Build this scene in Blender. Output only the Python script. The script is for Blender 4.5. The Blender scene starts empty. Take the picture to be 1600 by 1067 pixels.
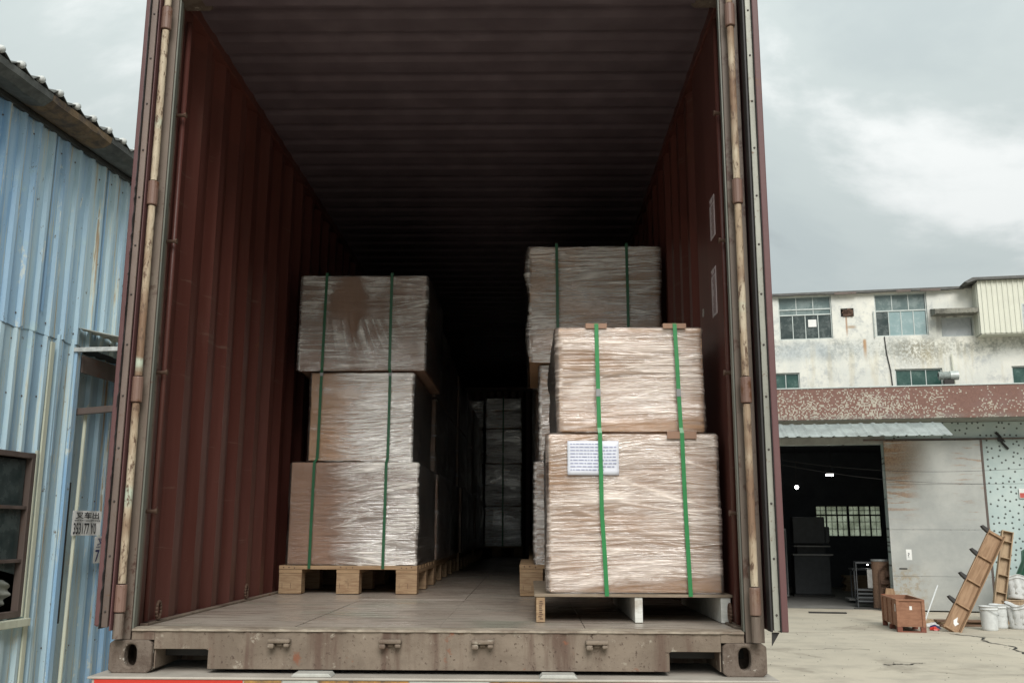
import bpy, bmesh, math, random
import numpy as np
from mathutils import Vector, Matrix, Euler

random.seed(7)
SC = bpy.context.scene
COL = SC.collection
R = math.radians

# ------------------------------------------------------------------ camera, world, sun, exposure
def make_camera():
    yaw, pit, rol = -0.0189622718, 0.194267915, 0.00376663986
    f = Vector((math.sin(yaw)*math.cos(pit), math.cos(yaw)*math.cos(pit), math.sin(pit)))
    r = Vector((math.cos(yaw), -math.sin(yaw), 0)); u = r.cross(f)
    r2 = r*math.cos(rol)+u*math.sin(rol); u2 = -r*math.sin(rol)+u*math.cos(rol)
    cd = bpy.data.cameras.new('camera'); cd.lens = 33.79; cd.sensor_width = 36
    cd.clip_start = 0.05; cd.clip_end = 2000
    co = bpy.data.objects.new('camera', cd); COL.objects.link(co)
    m = Matrix((( r2.x, u2.x, -f.x, 1.567), (r2.y, u2.y, -f.y, -3.703), (r2.z, u2.z, -f.z, 1.622), (0, 0, 0, 1)))
    co.matrix_world = m
    SC.camera = co
make_camera()
CLOUD_OFF = (4.25, 7.53, 2.89)
SUN_EL, SUN_AZ = R(40), R(172)      # azimuth clockwise from +y: behind the camera, to the right
def make_world():
    w = bpy.data.worlds.new('World'); SC.world = w; w.use_nodes = True
    nt = w.node_tree; nt.nodes.clear(); N = nt.nodes.new; L = nt.links.new
    out = N('ShaderNodeOutputWorld'); bg = N('ShaderNodeBackground'); bg.inputs['Strength'].default_value = 0.05
    sky = N('ShaderNodeTexSky'); sky.sky_type = 'NISHITA'; sky.sun_disc = False
    sky.sun_elevation = SUN_EL; sky.sun_rotation = SUN_AZ; sky.dust_density = 3
    geo = N('ShaderNodeNewGeometry'); neg = N('ShaderNodeVectorMath'); neg.operation = 'SCALE'; neg.inputs[3].default_value = -1
    L(geo.outputs['Incoming'], neg.inputs[0])
    sep = N('ShaderNodeSeparateXYZ'); L(neg.outputs[0], sep.inputs[0])
    # cloud deck seen in perspective: direction / (z + k)
    add = N('ShaderNodeMath'); add.operation = 'ADD'; add.inputs[1].default_value = 0.22; 
    mx = N('ShaderNodeMath'); mx.operation = 'MAXIMUM'; mx.inputs[1].default_value = 0.0
    L(sep.outputs[2], mx.inputs[0]); L(mx.outputs[0], add.inputs[0])
    dv = N('ShaderNodeVectorMath'); dv.operation = 'DIVIDE'
    cmb = N('ShaderNodeCombineXYZ')
    for i in range(3): L(add.outputs[0], cmb.inputs[i])
    L(neg.outputs[0], dv.inputs[0]); L(cmb.outputs[0], dv.inputs[1])
    def noise(sc, det, ro, off, dist=0.0):
        mp = N('ShaderNodeMapping'); mp.inputs['Location'].default_value = off; L(dv.outputs[0], mp.inputs[0])
        n = N('ShaderNodeTexNoise'); n.inputs['Scale'].default_value = sc; n.inputs['Detail'].default_value = det
        n.inputs['Roughness'].default_value = ro; n.inputs['Distortion'].default_value = dist; L(mp.outputs[0], n.inputs[0]); return n
    def ramp(src, stops):
        c = N('ShaderNodeValToRGB'); c.color_ramp.interpolation = 'EASE'
        e = c.color_ramp.elements; e[0].position, e[0].color = stops[0][0], (*stops[0][1], 1)
        e[1].position, e[1].color = stops[-1][0], (*stops[-1][1], 1)
        for p, k in stops[1:-1]:
            x = e.new(p); x.color = (*k, 1)
        L(src, c.inputs[0]); return c
    n1 = noise(1.0, 8, 0.56, CLOUD_OFF, 0.3)
    c1 = ramp(n1.outputs[0], [(0.34, (3.6, 4.05, 4.15)), (0.45, (5.0, 5.6, 5.6)), (0.56, (5.6, 6.2, 6.1)), (0.66, (8.5, 8.75, 8.6))])
    # CIE overcast: brighter towards the zenith
    g = N('ShaderNodeMath'); g.operation = 'MULTIPLY_ADD'; g.inputs[1].default_value = 1.25; g.inputs[2].default_value = 0.72
    L(mx.outputs[0], g.inputs[0])
    sc_ = N('ShaderNodeVectorMath'); sc_.operation = 'SCALE'; L(c1.outputs[0], sc_.inputs[0]); L(g.outputs[0], sc_.inputs[3])
    mix = N('ShaderNodeMixRGB'); mix.inputs[0].default_value = 0.93
    L(sky.outputs[0], mix.inputs[1]); L(sc_.outputs[0], mix.inputs[2])
    L(mix.outputs[0], bg.inputs[0]); L(bg.outputs[0], out.inputs[0])
make_world()
def make_sun():
    ld = bpy.data.lights.new('sun', 'SUN'); ld.energy = 1.5; ld.angle = R(32); ld.color = (1, 0.97, 0.92)
    o = bpy.data.objects.new('sun', ld); COL.objects.link(o)
    d = -Vector((math.sin(SUN_AZ)*math.cos(SUN_EL), math.cos(SUN_AZ)*math.cos(SUN_EL), math.sin(SUN_EL)))
    o.rotation_euler = d.to_track_quat('-Z', 'Y').to_euler(); o.location = (0, -5, 12)
make_sun()
SC.view_settings.view_transform = 'Standard'; SC.view_settings.look = 'None'
SC.view_settings.gamma = 1; SC.view_settings.exposure = 1.0; SC.view_settings.use_curve_mapping = False
SC.cycles.max_bounces = 10; SC.cycles.diffuse_bounces = 6; SC.cycles.glossy_bounces = 4; SC.cycles.transparent_max_bounces = 24
SC.cycles.use_denoising = True

# ------------------------------------------------------------------ object helpers
def tag(o, label=None, cat=None, group=None, kind=None):
    if label: o['label'] = label
    if cat: o['category'] = cat
    if group: o['group'] = group
    if kind: o['kind'] = kind
    return o
def empty(name, loc=(0, 0, 0), rz=0, label=None, cat=None, group=None, parent=None):
    o = bpy.data.objects.new(name, None); COL.objects.link(o); o.location = loc; o.rotation_euler = (0, 0, rz)
    o.empty_display_size = 0.2
    if parent: o.parent = parent
    return tag(o, label, cat, group)
def link(name, me, mat, parent=None, smooth=False, label=None):
    if mat is not None and len(me.materials) == 0: me.materials.append(mat)
    if smooth: me.polygons.foreach_set('use_smooth', [True]*len(me.polygons))
    o = bpy.data.objects.new(name, me); COL.objects.link(o)
    if parent: o.parent = parent
    if label: o['label'] = label
    return o
class MB:
    def __init__(s): s.v = []; s.f = []
    def add(s, vs, fs):
        b = len(s.v); s.v += [tuple(v) for v in vs]; s.f += [tuple(b+i for i in f) for f in fs]; return s
    def box(s, x0, x1, y0, y1, z0, z1, M=None):
        vs = [Vector((x, y, z)) for z in (z0, z1) for y in (y0, y1) for x in (x0, x1)]
        if M is not None: vs = [M @ v for v in vs]
        return s.add(vs, [(0, 2, 3, 1), (4, 5, 7, 6), (0, 1, 5, 4), (2, 6, 7, 3), (0, 4, 6, 2), (1, 3, 7, 5)])
    def prism(s, poly, y0, y1, axis='y', M=None):
        """poly: outline in the plane across axis; extruded along it"""
        n = len(poly); vs = []
        for t in (y0, y1):
            for a, b in poly:
                v = {'y': (a, t, b), 'x': (t, a, b), 'z': (a, b, t)}[axis]
                vs.append(M @ Vector(v) if M is not None else v)
        fs = [tuple(range(n)), tuple(range(2*n-1, n-1, -1))]
        fs += [(i, i+n, (i+1) % n+n, (i+1) % n) for i in range(n)]
        return s.add(vs, fs)
    def tube(s, p0, p1, r0, r1=None, n=12, cap=True, jit=0, rings=1):
        r1 = r0 if r1 is None else r1
        p0, p1 = Vector(p0), Vector(p1); d = (p1-p0).normalized()
        a = d.orthogonal().normalized(); b = d.cross(a); vs = []
        for k in range(rings+1):
            t = k/rings; c = p0.lerp(p1, t); r = r0+(r1-r0)*t
            for i in range(n):
                w = 2*math.pi*i/n; q = r*(1+random.uniform(-jit, jit))
                vs.append(c+a*math.cos(w)*q+b*math.sin(w)*q)
        fs = [(k*n+i, k*n+(i+1) % n, (k+1)*n+(i+1) % n, (k+1)*n+i) for k in range(rings) for i in range(n)]
        if cap: fs += [tuple(range(n-1, -1, -1)), tuple(range(rings*n, rings*n+n))]
        return s.add(vs, fs)
    def path(s, pts, r, n=6):
        for p, q in zip(pts[:-1], pts[1:]): s.tube(p, q, r, n=n)
        return s
    def lathe(s, prof, n=28, c=(0, 0, 0), M=None, fn=None):
        vs = []
        for r, z in prof:
            for i in range(n):
                w = 2*math.pi*i/n; v = Vector((r*math.cos(w), r*math.sin(w), z))
                if fn: v = fn(v)
                v = v+Vector(c)
                vs.append(M @ v if M is not None else v)
        m = len(prof)
        fs = [(k*n+i, k*n+(i+1) % n, (k+1)*n+(i+1) % n, (k+1)*n+i) for k in range(m-1) for i in range(n)]
        return s.add(vs, fs)
    def ribbon(s, pts, wvec, th):
        """flat band along pts, half width vector wvec, thickness th"""
        w = Vector(wvec); P = [Vector(p) for p in pts]; vs = []
        for i, p in enumerate(P):
            t = (P[min(i+1, len(P)-1)]-P[max(i-1, 0)]).normalized(); nrm = t.cross(w.normalized()).normalized()*th*0.5
            vs += [p-w-nrm, p+w-nrm, p+w+nrm, p-w+nrm]
        fs = []
        for i in range(len(P)-1):
            for k in range(4): fs.append((4*i+k, 4*i+(k+1) % 4, 4*i+4+(k+1) % 4, 4*i+4+k))
        fs += [(3, 2, 1, 0), tuple(4*(len(P)-1)+k for k in range(4))]
        return s.add(vs, fs)
    def mesh(s, name='mesh'):
        me = bpy.data.meshes.new(name); me.from_pydata(s.v, [], s.f); me.update()
        bm = bmesh.new(); bm.from_mesh(me); bmesh.ops.recalc_face_normals(bm, faces=bm.faces); bm.to_mesh(me); bm.free()
        return me
    def build(s, name, mat, parent=None, bevel=0, smooth=False, label=None, seg=2, solid=0):
        o = link(name, s.mesh(name), mat, parent, smooth, label)
        if solid:
            m = o.modifiers.new('thick', 'SOLIDIFY'); m.thickness = solid; m.offset = 0
        if bevel:
            m = o.modifiers.new('soft', 'BEVEL'); m.width = bevel; m.segments = seg; m.limit_method = 'ANGLE'; m.angle_limit = R(40)
        return o
def box(name, mat, parent, x0, x1, y0, y1, z0, z1, bevel=0, M=None, label=None):
    return MB().box(x0, x1, y0, y1, z0, z1, M).build(name, mat, parent, bevel, label=label)
def copy_tree(o, parent=None):
    c = o.copy(); COL.objects.link(c); c.parent = parent
    for ch in list(o.children): copy_tree(ch, c)
    return c
def wall_mesh(x0, x1, z0, z1, holes, y0, y1, mb=None):
    """wall slab in the xz plane with real openings and reveals"""
    mb = mb or MB()
    xs = sorted({x0, x1, *[h[0] for h in holes], *[h[1] for h in holes]}); xs = [x for x in xs if x0 <= x <= x1]
    zs = sorted({z0, z1, *[h[2] for h in holes], *[h[3] for h in holes]}); zs = [z for z in zs if z0 <= z <= z1]
    def solid(i, j):
        if i < 0 or j < 0 or i >= len(xs)-1 or j >= len(zs)-1: return False
        cx, cz = (xs[i]+xs[i+1])/2, (zs[j]+zs[j+1])/2
        return not any(h[0] < cx < h[1] and h[2] < cz < h[3] for h in holes)
    for i in range(len(xs)-1):
        for j in range(len(zs)-1):
            if not solid(i, j): continue
            a, b, c, d = xs[i], xs[i+1], zs[j], zs[j+1]
            mb.add([(a, y0, c), (b, y0, c), (b, y0, d), (a, y0, d)], [(0, 1, 2, 3)])
            mb.add([(a, y1, c), (b, y1, c), (b, y1, d), (a, y1, d)], [(3, 2, 1, 0)])
            if not solid(i-1, j): mb.add([(a, y0, c), (a, y0, d), (a, y1, d), (a, y1, c)], [(0, 1, 2, 3)])
            if not solid(i+1, j): mb.add([(b, y0, c), (b, y1, c), (b, y1, d), (b, y0, d)], [(0, 1, 2, 3)])
            if not solid(i, j-1): mb.add([(a, y0, c), (a, y1, c), (b, y1, c), (b, y0, c)], [(0, 1, 2, 3)])
            if not solid(i, j+1): mb.add([(a, y0, d), (b, y0, d), (b, y1, d), (a, y1, d)], [(0, 1, 2, 3)])
    return mb

# ------------------------------------------------------------------ material helpers
class NT:
    def __init__(s, name):
        s.m = bpy.data.materials.new(name); s.m.use_nodes = True; s.t = s.m.node_tree; s.t.nodes.clear()
        s.out = s.N('ShaderNodeOutputMaterial'); s.tc = s.N('ShaderNodeTexCoord')
    def N(s, k, **kw):
        n = s.t.nodes.new(k)
        for a, b in kw.items(): setattr(n, a, b)
        return n
    def L(s, a, b): s.t.links.new(a, b)
    def co(s, scale=(1, 1, 1), loc=(0, 0, 0), rot=(0, 0, 0), world=False):
        mp = s.N('ShaderNodeMapping'); mp.inputs['Scale'].default_value = scale; mp.inputs['Location'].default_value = loc
        mp.inputs['Rotation'].default_value = rot
        if world:
            g = s.N('ShaderNodeNewGeometry'); s.L(g.outputs['Position'], mp.inputs[0])
        else: s.L(s.tc.outputs['Object'], mp.inputs[0])
        return mp.outputs[0]
    def noise(s, scale=5, det=5, rough=0.6, dist=0, vec=None, stretch=(1, 1, 1), loc=(0, 0, 0), rot=(0, 0, 0)):
        n = s.N('ShaderNodeTexNoise'); n.inputs['Scale'].default_value = scale; n.inputs['Detail'].default_value = det
        n.inputs['Roughness'].default_value = rough; n.inputs['Distortion'].default_value = dist
        s.L(vec if vec is not None else s.co(stretch, loc, rot), n.inputs[0]); return n.outputs[0]
    def ramp(s, src, a, b, inv=False):
        m = s.N('ShaderNodeMapRange'); m.interpolation_type = 'SMOOTHSTEP'
        m.inputs[1].default_value = a; m.inputs[2].default_value = b
        m.inputs[3].default_value = 1 if inv else 0; m.inputs[4].default_value = 0 if inv else 1
        s.L(src, m.inputs[0]); return m.outputs[0]
    def math(s, op, a, b=None):
        m = s.N('ShaderNodeMath', operation=op)
        for i, x in enumerate((a, b)):
            if x is None: continue
            if isinstance(x, (int, float)): m.inputs[i].default_value = x
            else: s.L(x, m.inputs[i])
        return m.outputs[0]
    def mix(s, fac, a, b, mode='MIX'):
        m = s.N('ShaderNodeMixRGB', blend_type=mode)
        for i, x in ((0, fac), (1, a), (2, b)):
            if isinstance(x, (int, float)): m.inputs[i].default_value = x
            elif isinstance(x, tuple): m.inputs[i].default_value = (*x[:3], 1)
            else: s.L(x, m.inputs[i])
        return m.outputs[0]
    def sep(s, vec):
        q = s.N('ShaderNodeSeparateXYZ'); s.L(vec, q.inputs[0]); return q.outputs
    def bsdf(s, col, rough=0.6, metal=0, spec=0.5, bump=None, bstr=0.3, bdist=0.01, **kw):
        p = s.N('ShaderNodeBsdfPrincipled')
        def put(k, v):
            if isinstance(v, (int, float)): p.inputs[k].default_value = v
            elif isinstance(v, tuple): p.inputs[k].default_value = (*v[:3], 1) if len(v) == 3 else v
            else: s.L(v, p.inputs[k])
        put('Base Color', col); put('Roughness', rough); put('Metallic', metal); put('Specular IOR Level', spec)
        for k, v in kw.items(): put(k, v)
        if bump is not None:
            b = s.N('ShaderNodeBump'); b.inputs['Strength'].default_value = bstr; b.inputs['Distance'].default_value = bdist
            s.L(bump, b.inputs['Height']); s.L(b.outputs[0], p.inputs['Normal'])
        s.L(p.outputs[0], s.out.inputs[0]); s.p = p; return s.m

def simple(name, col, rough=0.6, metal=0, var=0.25, scale=8, bstr=0.15, stretch=(1, 1, 1), col2=None, spec=0.5):
    n = NT(name); a = n.noise(scale, 6, 0.65, stretch=stretch); b = n.noise(scale*6, 4, 0.6, stretch=stretch)
    dark = tuple(c*(1-var) for c in col) if col2 is None else col2
    c = n.mix(n.ramp(a, 0.35, 0.68), col, dark)
    c = n.mix(n.ramp(b, 0.45, 0.75), c, tuple(x*(1-var*0.6) for x in col))
    return n.bsdf(c, rough, metal, spec, bump=b, bstr=bstr, bdist=0.004)

def paint_rust(name, paint, rust=(0.16, 0.07, 0.035), dust=(0.33, 0.27, 0.22), amount=0.55, dusty=0.0, rough=0.5, scale=3.0, streak=1.0, scrape=None):
    n = NT(name)
    big = n.noise(scale, 7, 0.68, 0.3); st = n.noise(6, 5, 0.6, stretch=(1, 1, 0.08)); fine = n.noise(60, 5, 0.7)
    fade = n.mix(n.ramp(st, 0.35, 0.75), paint, tuple(min(1, c*1.35+0.01) for c in paint))
    r1 = n.mix(n.noise(30, 4), rust, tuple(c*0.45 for c in rust))
    m = n.math('ADD', n.math('MULTIPLY', big, 0.7), n.math('MULTIPLY', fine, 0.3))
    c = n.mix(n.ramp(m, amount, amount+0.07), fade, r1)
    d = n.noise(5, 6, 0.7, stretch=(1, 1, 0.25), loc=(3, 1, 7))
    c = n.mix(n.math('MULTIPLY', n.ramp(d, 0.62-dusty, 0.95-dusty*0.8), 0.75), c, dust)
    if scrape:
        a = n.noise(5, 5, 0.6, 0.3, stretch=(1, .35, 7), loc=(2, 6, 1)); b = n.noise(1.6, 3, 0.5, loc=(5, 5, 2))
        c = n.mix(n.math('MULTIPLY', n.ramp(a, .63, .67), n.ramp(b, .44, .56)), c, scrape)
        pt = n.N('ShaderNodeTexVoronoi'); pt.inputs['Scale'].default_value = 1.3; n.L(n.co((1, 1, .7), (3, 3, 3)), pt.inputs['Vector'])
        c = n.mix(n.math('MULTIPLY', n.math('GREATER_THAN', n.sep(pt.outputs['Color'])[0], .82), .35), c, tuple(x*1.8 for x in paint))
    return n.bsdf(c, rough, 0, 0.4, bump=m, bstr=0.25, bdist=0.006)

M = {}
M['oxide'] = paint_rust('oxide red paint inside container', (0.078, 0.024, 0.018), dust=(0.15,0.098,0.075), amount=0.61, dusty=0.05, rough=0.42, scrape=(0.12, 0.065, 0.05))
M['oxide_roof'] = paint_rust('dusty oxide roof paint', (0.092, 0.068, 0.078), dust=(0.13,0.105,0.11), amount=0.7, dusty=0.1, rough=0.45)
M['maroon'] = paint_rust('maroon door edge paint', (0.095, 0.042, 0.042), amount=0.60, dusty=0.08)
M['post'] = paint_rust('worn post steel', (0.13, 0.10, 0.08), rust=(0.10, 0.05, 0.035), dust=(0.27, 0.24, 0.19), amount=0.52, dusty=0.12)
M['lug'] = paint_rust('hinge lug rust pink', (0.15, 0.088, 0.068), dust=(0.30, 0.23, 0.17), amount=0.54, dusty=0.15, scale=9)

def sill_mat():
    n = NT('dusty worn sill steel')
    a = n.noise(4, 7, 0.7, 0.4); b = n.noise(5, 6, 0.65, stretch=(2.2, 1, 0.25)); f = n.noise(70, 5, 0.7); e = n.noise(14, 6, 0.7, loc=(4, 2, 9))
    c = n.mix(n.ramp(a, 0.36, 0.66), (0.225, 0.18, 0.14), (0.155, 0.12, 0.092))
    c = n.mix(n.ramp(b, 0.47, 0.66), c, (0.115, 0.075, 0.057))
    c = n.mix(n.ramp(e, 0.60, 0.70), c, (0.33, 0.29, 0.235))
    c = n.mix(n.ramp(n.noise(9, 5, 0.6, loc=(9, 9, 1)), 0.64, 0.7), c, (0.20, 0.085, 0.05))
    c = n.mix(n.ramp(f, 0.58, 0.68), c, (0.075, 0.05, 0.038))
    h = n.math('ADD', n.math('MULTIPLY', f, 0.4), a)
    return n.bsdf(c, 0.75, 0, 0.3, bump=h, bstr=0.4, bdist=0.01)
M['sill'] = sill_mat()
M['lip'] = simple('dusty battered lip', (0.33, 0.28, 0.22), 0.85, var=0.5, scale=14, bstr=0.5, stretch=(.6, 1, 1), col2=(0.16, 0.12, 0.09))
def casting_mat():
    n = NT('pitted corner casting'); a = n.noise(9, 8, 0.75, 0.3); f = n.noise(90, 5, 0.75); sc = n.noise(25, 6, 0.7, loc=(5, 5, 5))
    c = n.mix(n.ramp(a, 0.4, 0.62), (0.165, 0.13, 0.105), (0.10, 0.072, 0.056))
    c = n.mix(n.ramp(sc, 0.60, 0.66), c, (0.42, 0.38, 0.33))
    c = n.mix(n.ramp(f, 0.56, 0.68), c, (0.06, 0.045, 0.038))
    return n.bsdf(c, 0.75, 0, 0.3, bump=n.math('ADD', a, f), bstr=0.55, bdist=0.008)
M['casting'] = casting_mat()
def bar_mat():
    n = NT('chipped cream bar'); a = n.noise(7, 7, 0.7, stretch=(1, 1, 0.3)); v = n.noise(3.2, 3, 0.5, stretch=(0.3, 0.3, 1), loc=(2, 5, 3.3)); f = n.noise(55, 6, 0.72, stretch=(1, 1, 0.35))
    c = n.mix(n.ramp(a, 0.42, 0.6), (0.46, 0.39, 0.29), (0.33, 0.245, 0.165))
    c = n.mix(n.ramp(v, 0.46, 0.60), c, (0.20, 0.125, 0.08))
    c = n.mix(n.ramp(n.noise(4, 4, 0.5, stretch=(0.3, 0.3, 1), loc=(7, 1, 8)), 0.60, 0.68), c, (0.42, 0.47, 0.38))
    c = n.mix(n.ramp(f, 0.52, 0.62), c, (0.12, 0.075, 0.05))
    return n.bsdf(c, 0.65, 0, 0.35, bump=f, bstr=0.4, bdist=0.004)
M['bar'] = bar_mat()
def strip_mat(name, c0):
    n = NT(name); a = n.noise(5, 6, 0.65, stretch=(1, 1, 0.15)); f = n.noise(50, 5, 0.7)
    c = n.mix(n.ramp(a, 0.35, 0.7), c0, tuple(x*0.6 for x in c0)); c = n.mix(n.ramp(f, 0.6, 0.7), c, (0.13, 0.08, 0.05))
    return n.bsdf(c, 0.5, 0.2, 0.5, bump=f, bstr=0.2, bdist=0.003)
M['strip_r'] = strip_mat('grey gasket strip', (0.36, 0.36, 0.31)); M['strip_l'] = strip_mat('brown gasket strip', (0.18, 0.135, 0.115))
M['post_trim'] = strip_mat('grey green post edge', (0.16, 0.165, 0.14))
M['rubber'] = simple('black rubber', (0.022, 0.02, 0.02), 0.6)
M['rivet'] = simple('dark rivet', (0.06, 0.05, 0.045), 0.5, 0.3)
M['rustbolt'] = simple('rusty steel', (0.10, 0.055, 0.035), 0.75)
M['dark'] = simple('dark steel', (0.03, 0.028, 0.026), 0.6, 0.2)

def floor_mat():
    n = NT('scuffed dusty plywood floor')
    a = n.noise(2.2, 7, 0.65, 0.2, stretch=(0.7, 1.2, 1)); st = n.noise(7, 6, 0.7, stretch=(0.35, 2.6, 1), loc=(1, 4, 0)); fine = n.noise(40, 5, 0.7, stretch=(0.3, 2, 1))
    c = n.mix(n.ramp(a, 0.32, 0.68), (0.30, 0.245, 0.205), (0.39, 0.345, 0.295))
    c = n.mix(n.ramp(st, 0.50, 0.70), c, (0.12, 0.085, 0.065))
    c = n.mix(n.math('MULTIPLY', n.ramp(fine, 0.55, 0.75), 0.6), c, (0.44, 0.385, 0.33))
    c = n.mix(n.math('MULTIPLY', n.ramp(n.noise(1.4, 3, 0.5, loc=(6, 2, 2)), 0.55, 0.7), 0.45), c, (0.17, 0.20, 0.15))
    return n.bsdf(c, n.ramp(st, 0.2, 0.9), 0, 0.35, bump=fine, bstr=0.25, bdist=0.004)
M['floor'] = floor_mat()
def wood(name, c0, c1, stretch=(1, 8, 8), scale=6, rough=0.7, dirt=(0.12, 0.08, 0.05), dm=0.66):
    n = NT(name); g = n.noise(scale, 5, 0.6, 0.6, stretch=stretch); f = n.noise(scale*7, 4, 0.6, stretch=stretch); d = n.noise(4, 6, 0.7)
    c = n.mix(n.ramp(g, 0.36, 0.64), c0, c1); c = n.mix(n.math('MULTIPLY', n.ramp(f, 0.45, 0.75), 0.35), c, tuple(x*0.55 for x in c0))
    c = n.mix(n.math('MULTIPLY', n.ramp(d, dm, dm+0.12), 0.7), c, dirt)
    return n.bsdf(c, rough, 0, 0.25, bump=f, bstr=0.2, bdist=0.003)
M['pallet'] = wood('pallet pine', (0.40, 0.27, 0.16), (0.31, 0.20, 0.115))
M['ply_edge'] = wood('pressed pallet block', (0.40, 0.28, 0.17), (0.27, 0.17, 0.10), stretch=(3, 3, 30), scale=4)
M['white_wood'] = wood('white painted stringer', (0.70, 0.70, 0.66), (0.58, 0.58, 0.54), dm=0.6, dirt=(0.35, 0.30, 0.24))
M['deckply'] = wood('pallet top board', (0.30, 0.24, 0.18), (0.20, 0.155, 0.11))
def card_mat(name='cardboard', c0=(0.52, 0.325, 0.195), stained=False):
    n = NT(name); a = n.noise(3, 5, 0.55); f = n.noise(50, 3, 0.5, stretch=(1, 1, 0.15))
    c = n.mix(n.ramp(a, 0.35, 0.65), c0, tuple(x*0.86 for x in c0)); c = n.mix(n.math('MULTIPLY', n.ramp(f, 0.4, 0.7), 0.18), c, tuple(x*0.7 for x in c0))
    return n.bsdf(c, 0.75, 0, 0.25, bump=a, bstr=0.3, bdist=0.01)
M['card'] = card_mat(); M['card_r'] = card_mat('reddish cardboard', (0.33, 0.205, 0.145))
RID = 0.42
def n_scale(n, v, sc):
    q = n.N('ShaderNodeVectorMath', operation='MULTIPLY'); n.L(v, q.inputs[0]); q.inputs[1].default_value = sc; return q.outputs[0]
def film_mat(name, base=0.30, gain=0.75, tint=(0.80, 0.72, 0.66), rough=0.22, gloss=0.9, bias=0.0, bst=0.5, coverage=None):
    """stretch film: more layers and folds = whiter and less clear"""
    n = NT(name)
    at = n.N('ShaderNodeAttribute', attribute_name='fold'); fold = n.sep(at.outputs['Vector'])[0]
    fine = n.noise(11, 5, 0.65, 0.7, stretch=(0.45, 0.45, 26), rot=(0, R(3), 0)); fine2 = n.noise(9, 4, 0.6, 0.7, stretch=(0.8, 0.8, 16), rot=(0, R(-7), 0), loc=(3, 3, 3))
    rid = n.math('MAXIMUM', n.ramp(fine, 0.50, 0.66), n.ramp(fine2, 0.54, 0.68))
    big = n.noise(3.5, 3, 0.5, stretch=(1, 1, 1.6), loc=(bias*9, 3, 1))
    oi = n.N('ShaderNodeObjectInfo'); shift = n.N('ShaderNodeVectorMath', operation='ADD'); n.L(n.tc.outputs['Object'], shift.inputs[0]); n.L(oi.outputs['Random'], shift.inputs[1])
    mask = n.ramp(n.noise(2.6, 4, 0.6, 0.6, vec=n_scale(n, shift.outputs[0], (.8, .8, 2.4))), .40, .58)
    rid = n.math('MULTIPLY', rid, n.math('ADD', .15, n.math('MULTIPLY', mask, .85))); fold = n.math('MULTIPLY', fold, n.math('ADD', .45, n.math('MULTIPLY', mask, .55)))
    fac = n.math('ADD', base, n.math('MULTIPLY', fold, gain)); fac = n.math('ADD', fac, n.math('MULTIPLY', rid, RID))
    fac = n.math('ADD', fac, n.math('MULTIPLY', n.math('SUBTRACT', big, 0.5), 0.7))
    cv = None
    if coverage is not None: cv = coverage(n); fac = n.math('MULTIPLY', fac, cv)
    fac = n.math('MINIMUM', n.math('MAXIMUM', fac, 0.03), 0.93)
    tr = n.N('ShaderNodeBsdfTransparent'); tr.inputs[0].default_value = (0.95, 0.93, 0.91, 1)
    df = n.N('ShaderNodeBsdfDiffuse'); df.inputs[0].default_value = (*tint, 1)
    bp = n.N('ShaderNodeBump'); bp.inputs['Strength'].default_value = bst; bp.inputs['Distance'].default_value = 0.012
    h = n.math('MULTIPLY', n.math('ADD', fine, fine2), n.math('ADD', .35, n.math('MULTIPLY', mask, .65)))
    n.L(h, bp.inputs['Height'])
    gl = n.N('ShaderNodeBsdfGlossy'); gl.inputs['Roughness'].default_value = rough; gl.inputs[0].default_value = (1, 1, 1, 1)
    n.L(bp.outputs[0], gl.inputs['Normal']); n.L(bp.outputs[0], df.inputs['Normal'])
    m1 = n.N('ShaderNodeMixShader'); n.L(fac, m1.inputs[0]); n.L(tr.outputs[0], m1.inputs[1]); n.L(df.outputs[0], m1.inputs[2])
    fr = n.N('ShaderNodeFresnel'); fr.inputs[0].default_value = 1.5; n.L(bp.outputs[0], fr.inputs['Normal'])
    m2 = n.N('ShaderNodeMixShader'); gf_ = n.math('MULTIPLY', n.math('MULTIPLY', fr.outputs[0], gloss), n.math('ADD', .45, n.math('MULTIPLY', big, 1.1)))
    n.L(gf_ if cv is None else n.math('MULTIPLY', gf_, n.math('ADD', .12, n.math('MULTIPLY', cv, .88))), m2.inputs[0]); n.L(m1.outputs[0], m2.inputs[1]); n.L(gl.outputs[0], m2.inputs[2])
    n.L(m2.outputs[0], n.out.inputs[0]); return n.m
def cov_near(n):
    q = n.sep(n.tc.outputs['Object']); w = n.noise(3.2, 4, 0.6, 0.5, stretch=(.8, .8, 1.7), loc=(1, 8, 3))
    a = n.ramp(w, .30, .58); a = n.math('ADD', .50, n.math('MULTIPLY', a, .5))
    e = n.math('ADD', n.math('ADD', q[2], n.math('MULTIPLY', q[0], -.10)), n.math('MULTIPLY', n.noise(9, 3), .03))
    return n.math('MULTIPLY', a, n.math('ADD', .35, n.math('MULTIPLY', n.ramp(e, .045, .065), .65)))
M['film_near'] = film_mat('cloudy stretch film', 0.09, 0.62, (0.93, 0.80, 0.71), gloss=3.0, bst=0.4, coverage=cov_near)
M['film_dark'] = film_mat('clear stretch film', -.04, 0.95, (0.88, 0.83, 0.78), rough=0.18, gloss=5.0, bst=0.4)
def cov_side_shade(n):
    q = n.sep(n.tc.outputs['Object']); return n.math('ADD', .30, n.math('MULTIPLY', n.ramp(q[1], -.42, -.50), .70))  # side faces get less film white, standing in for shade
M['film_front'] = film_mat('glossy stretch film', 0.02, 0.95, (0.84, 0.79, 0.74), rough=0.2, gloss=4.0, bst=.45, coverage=cov_side_shade)
M['film_far'] = film_mat('glinting stretch film', 0.25, 0.9, (0.88, 0.86, 0.84), rough=0.12, gloss=5.0, bst=0.25)
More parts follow.
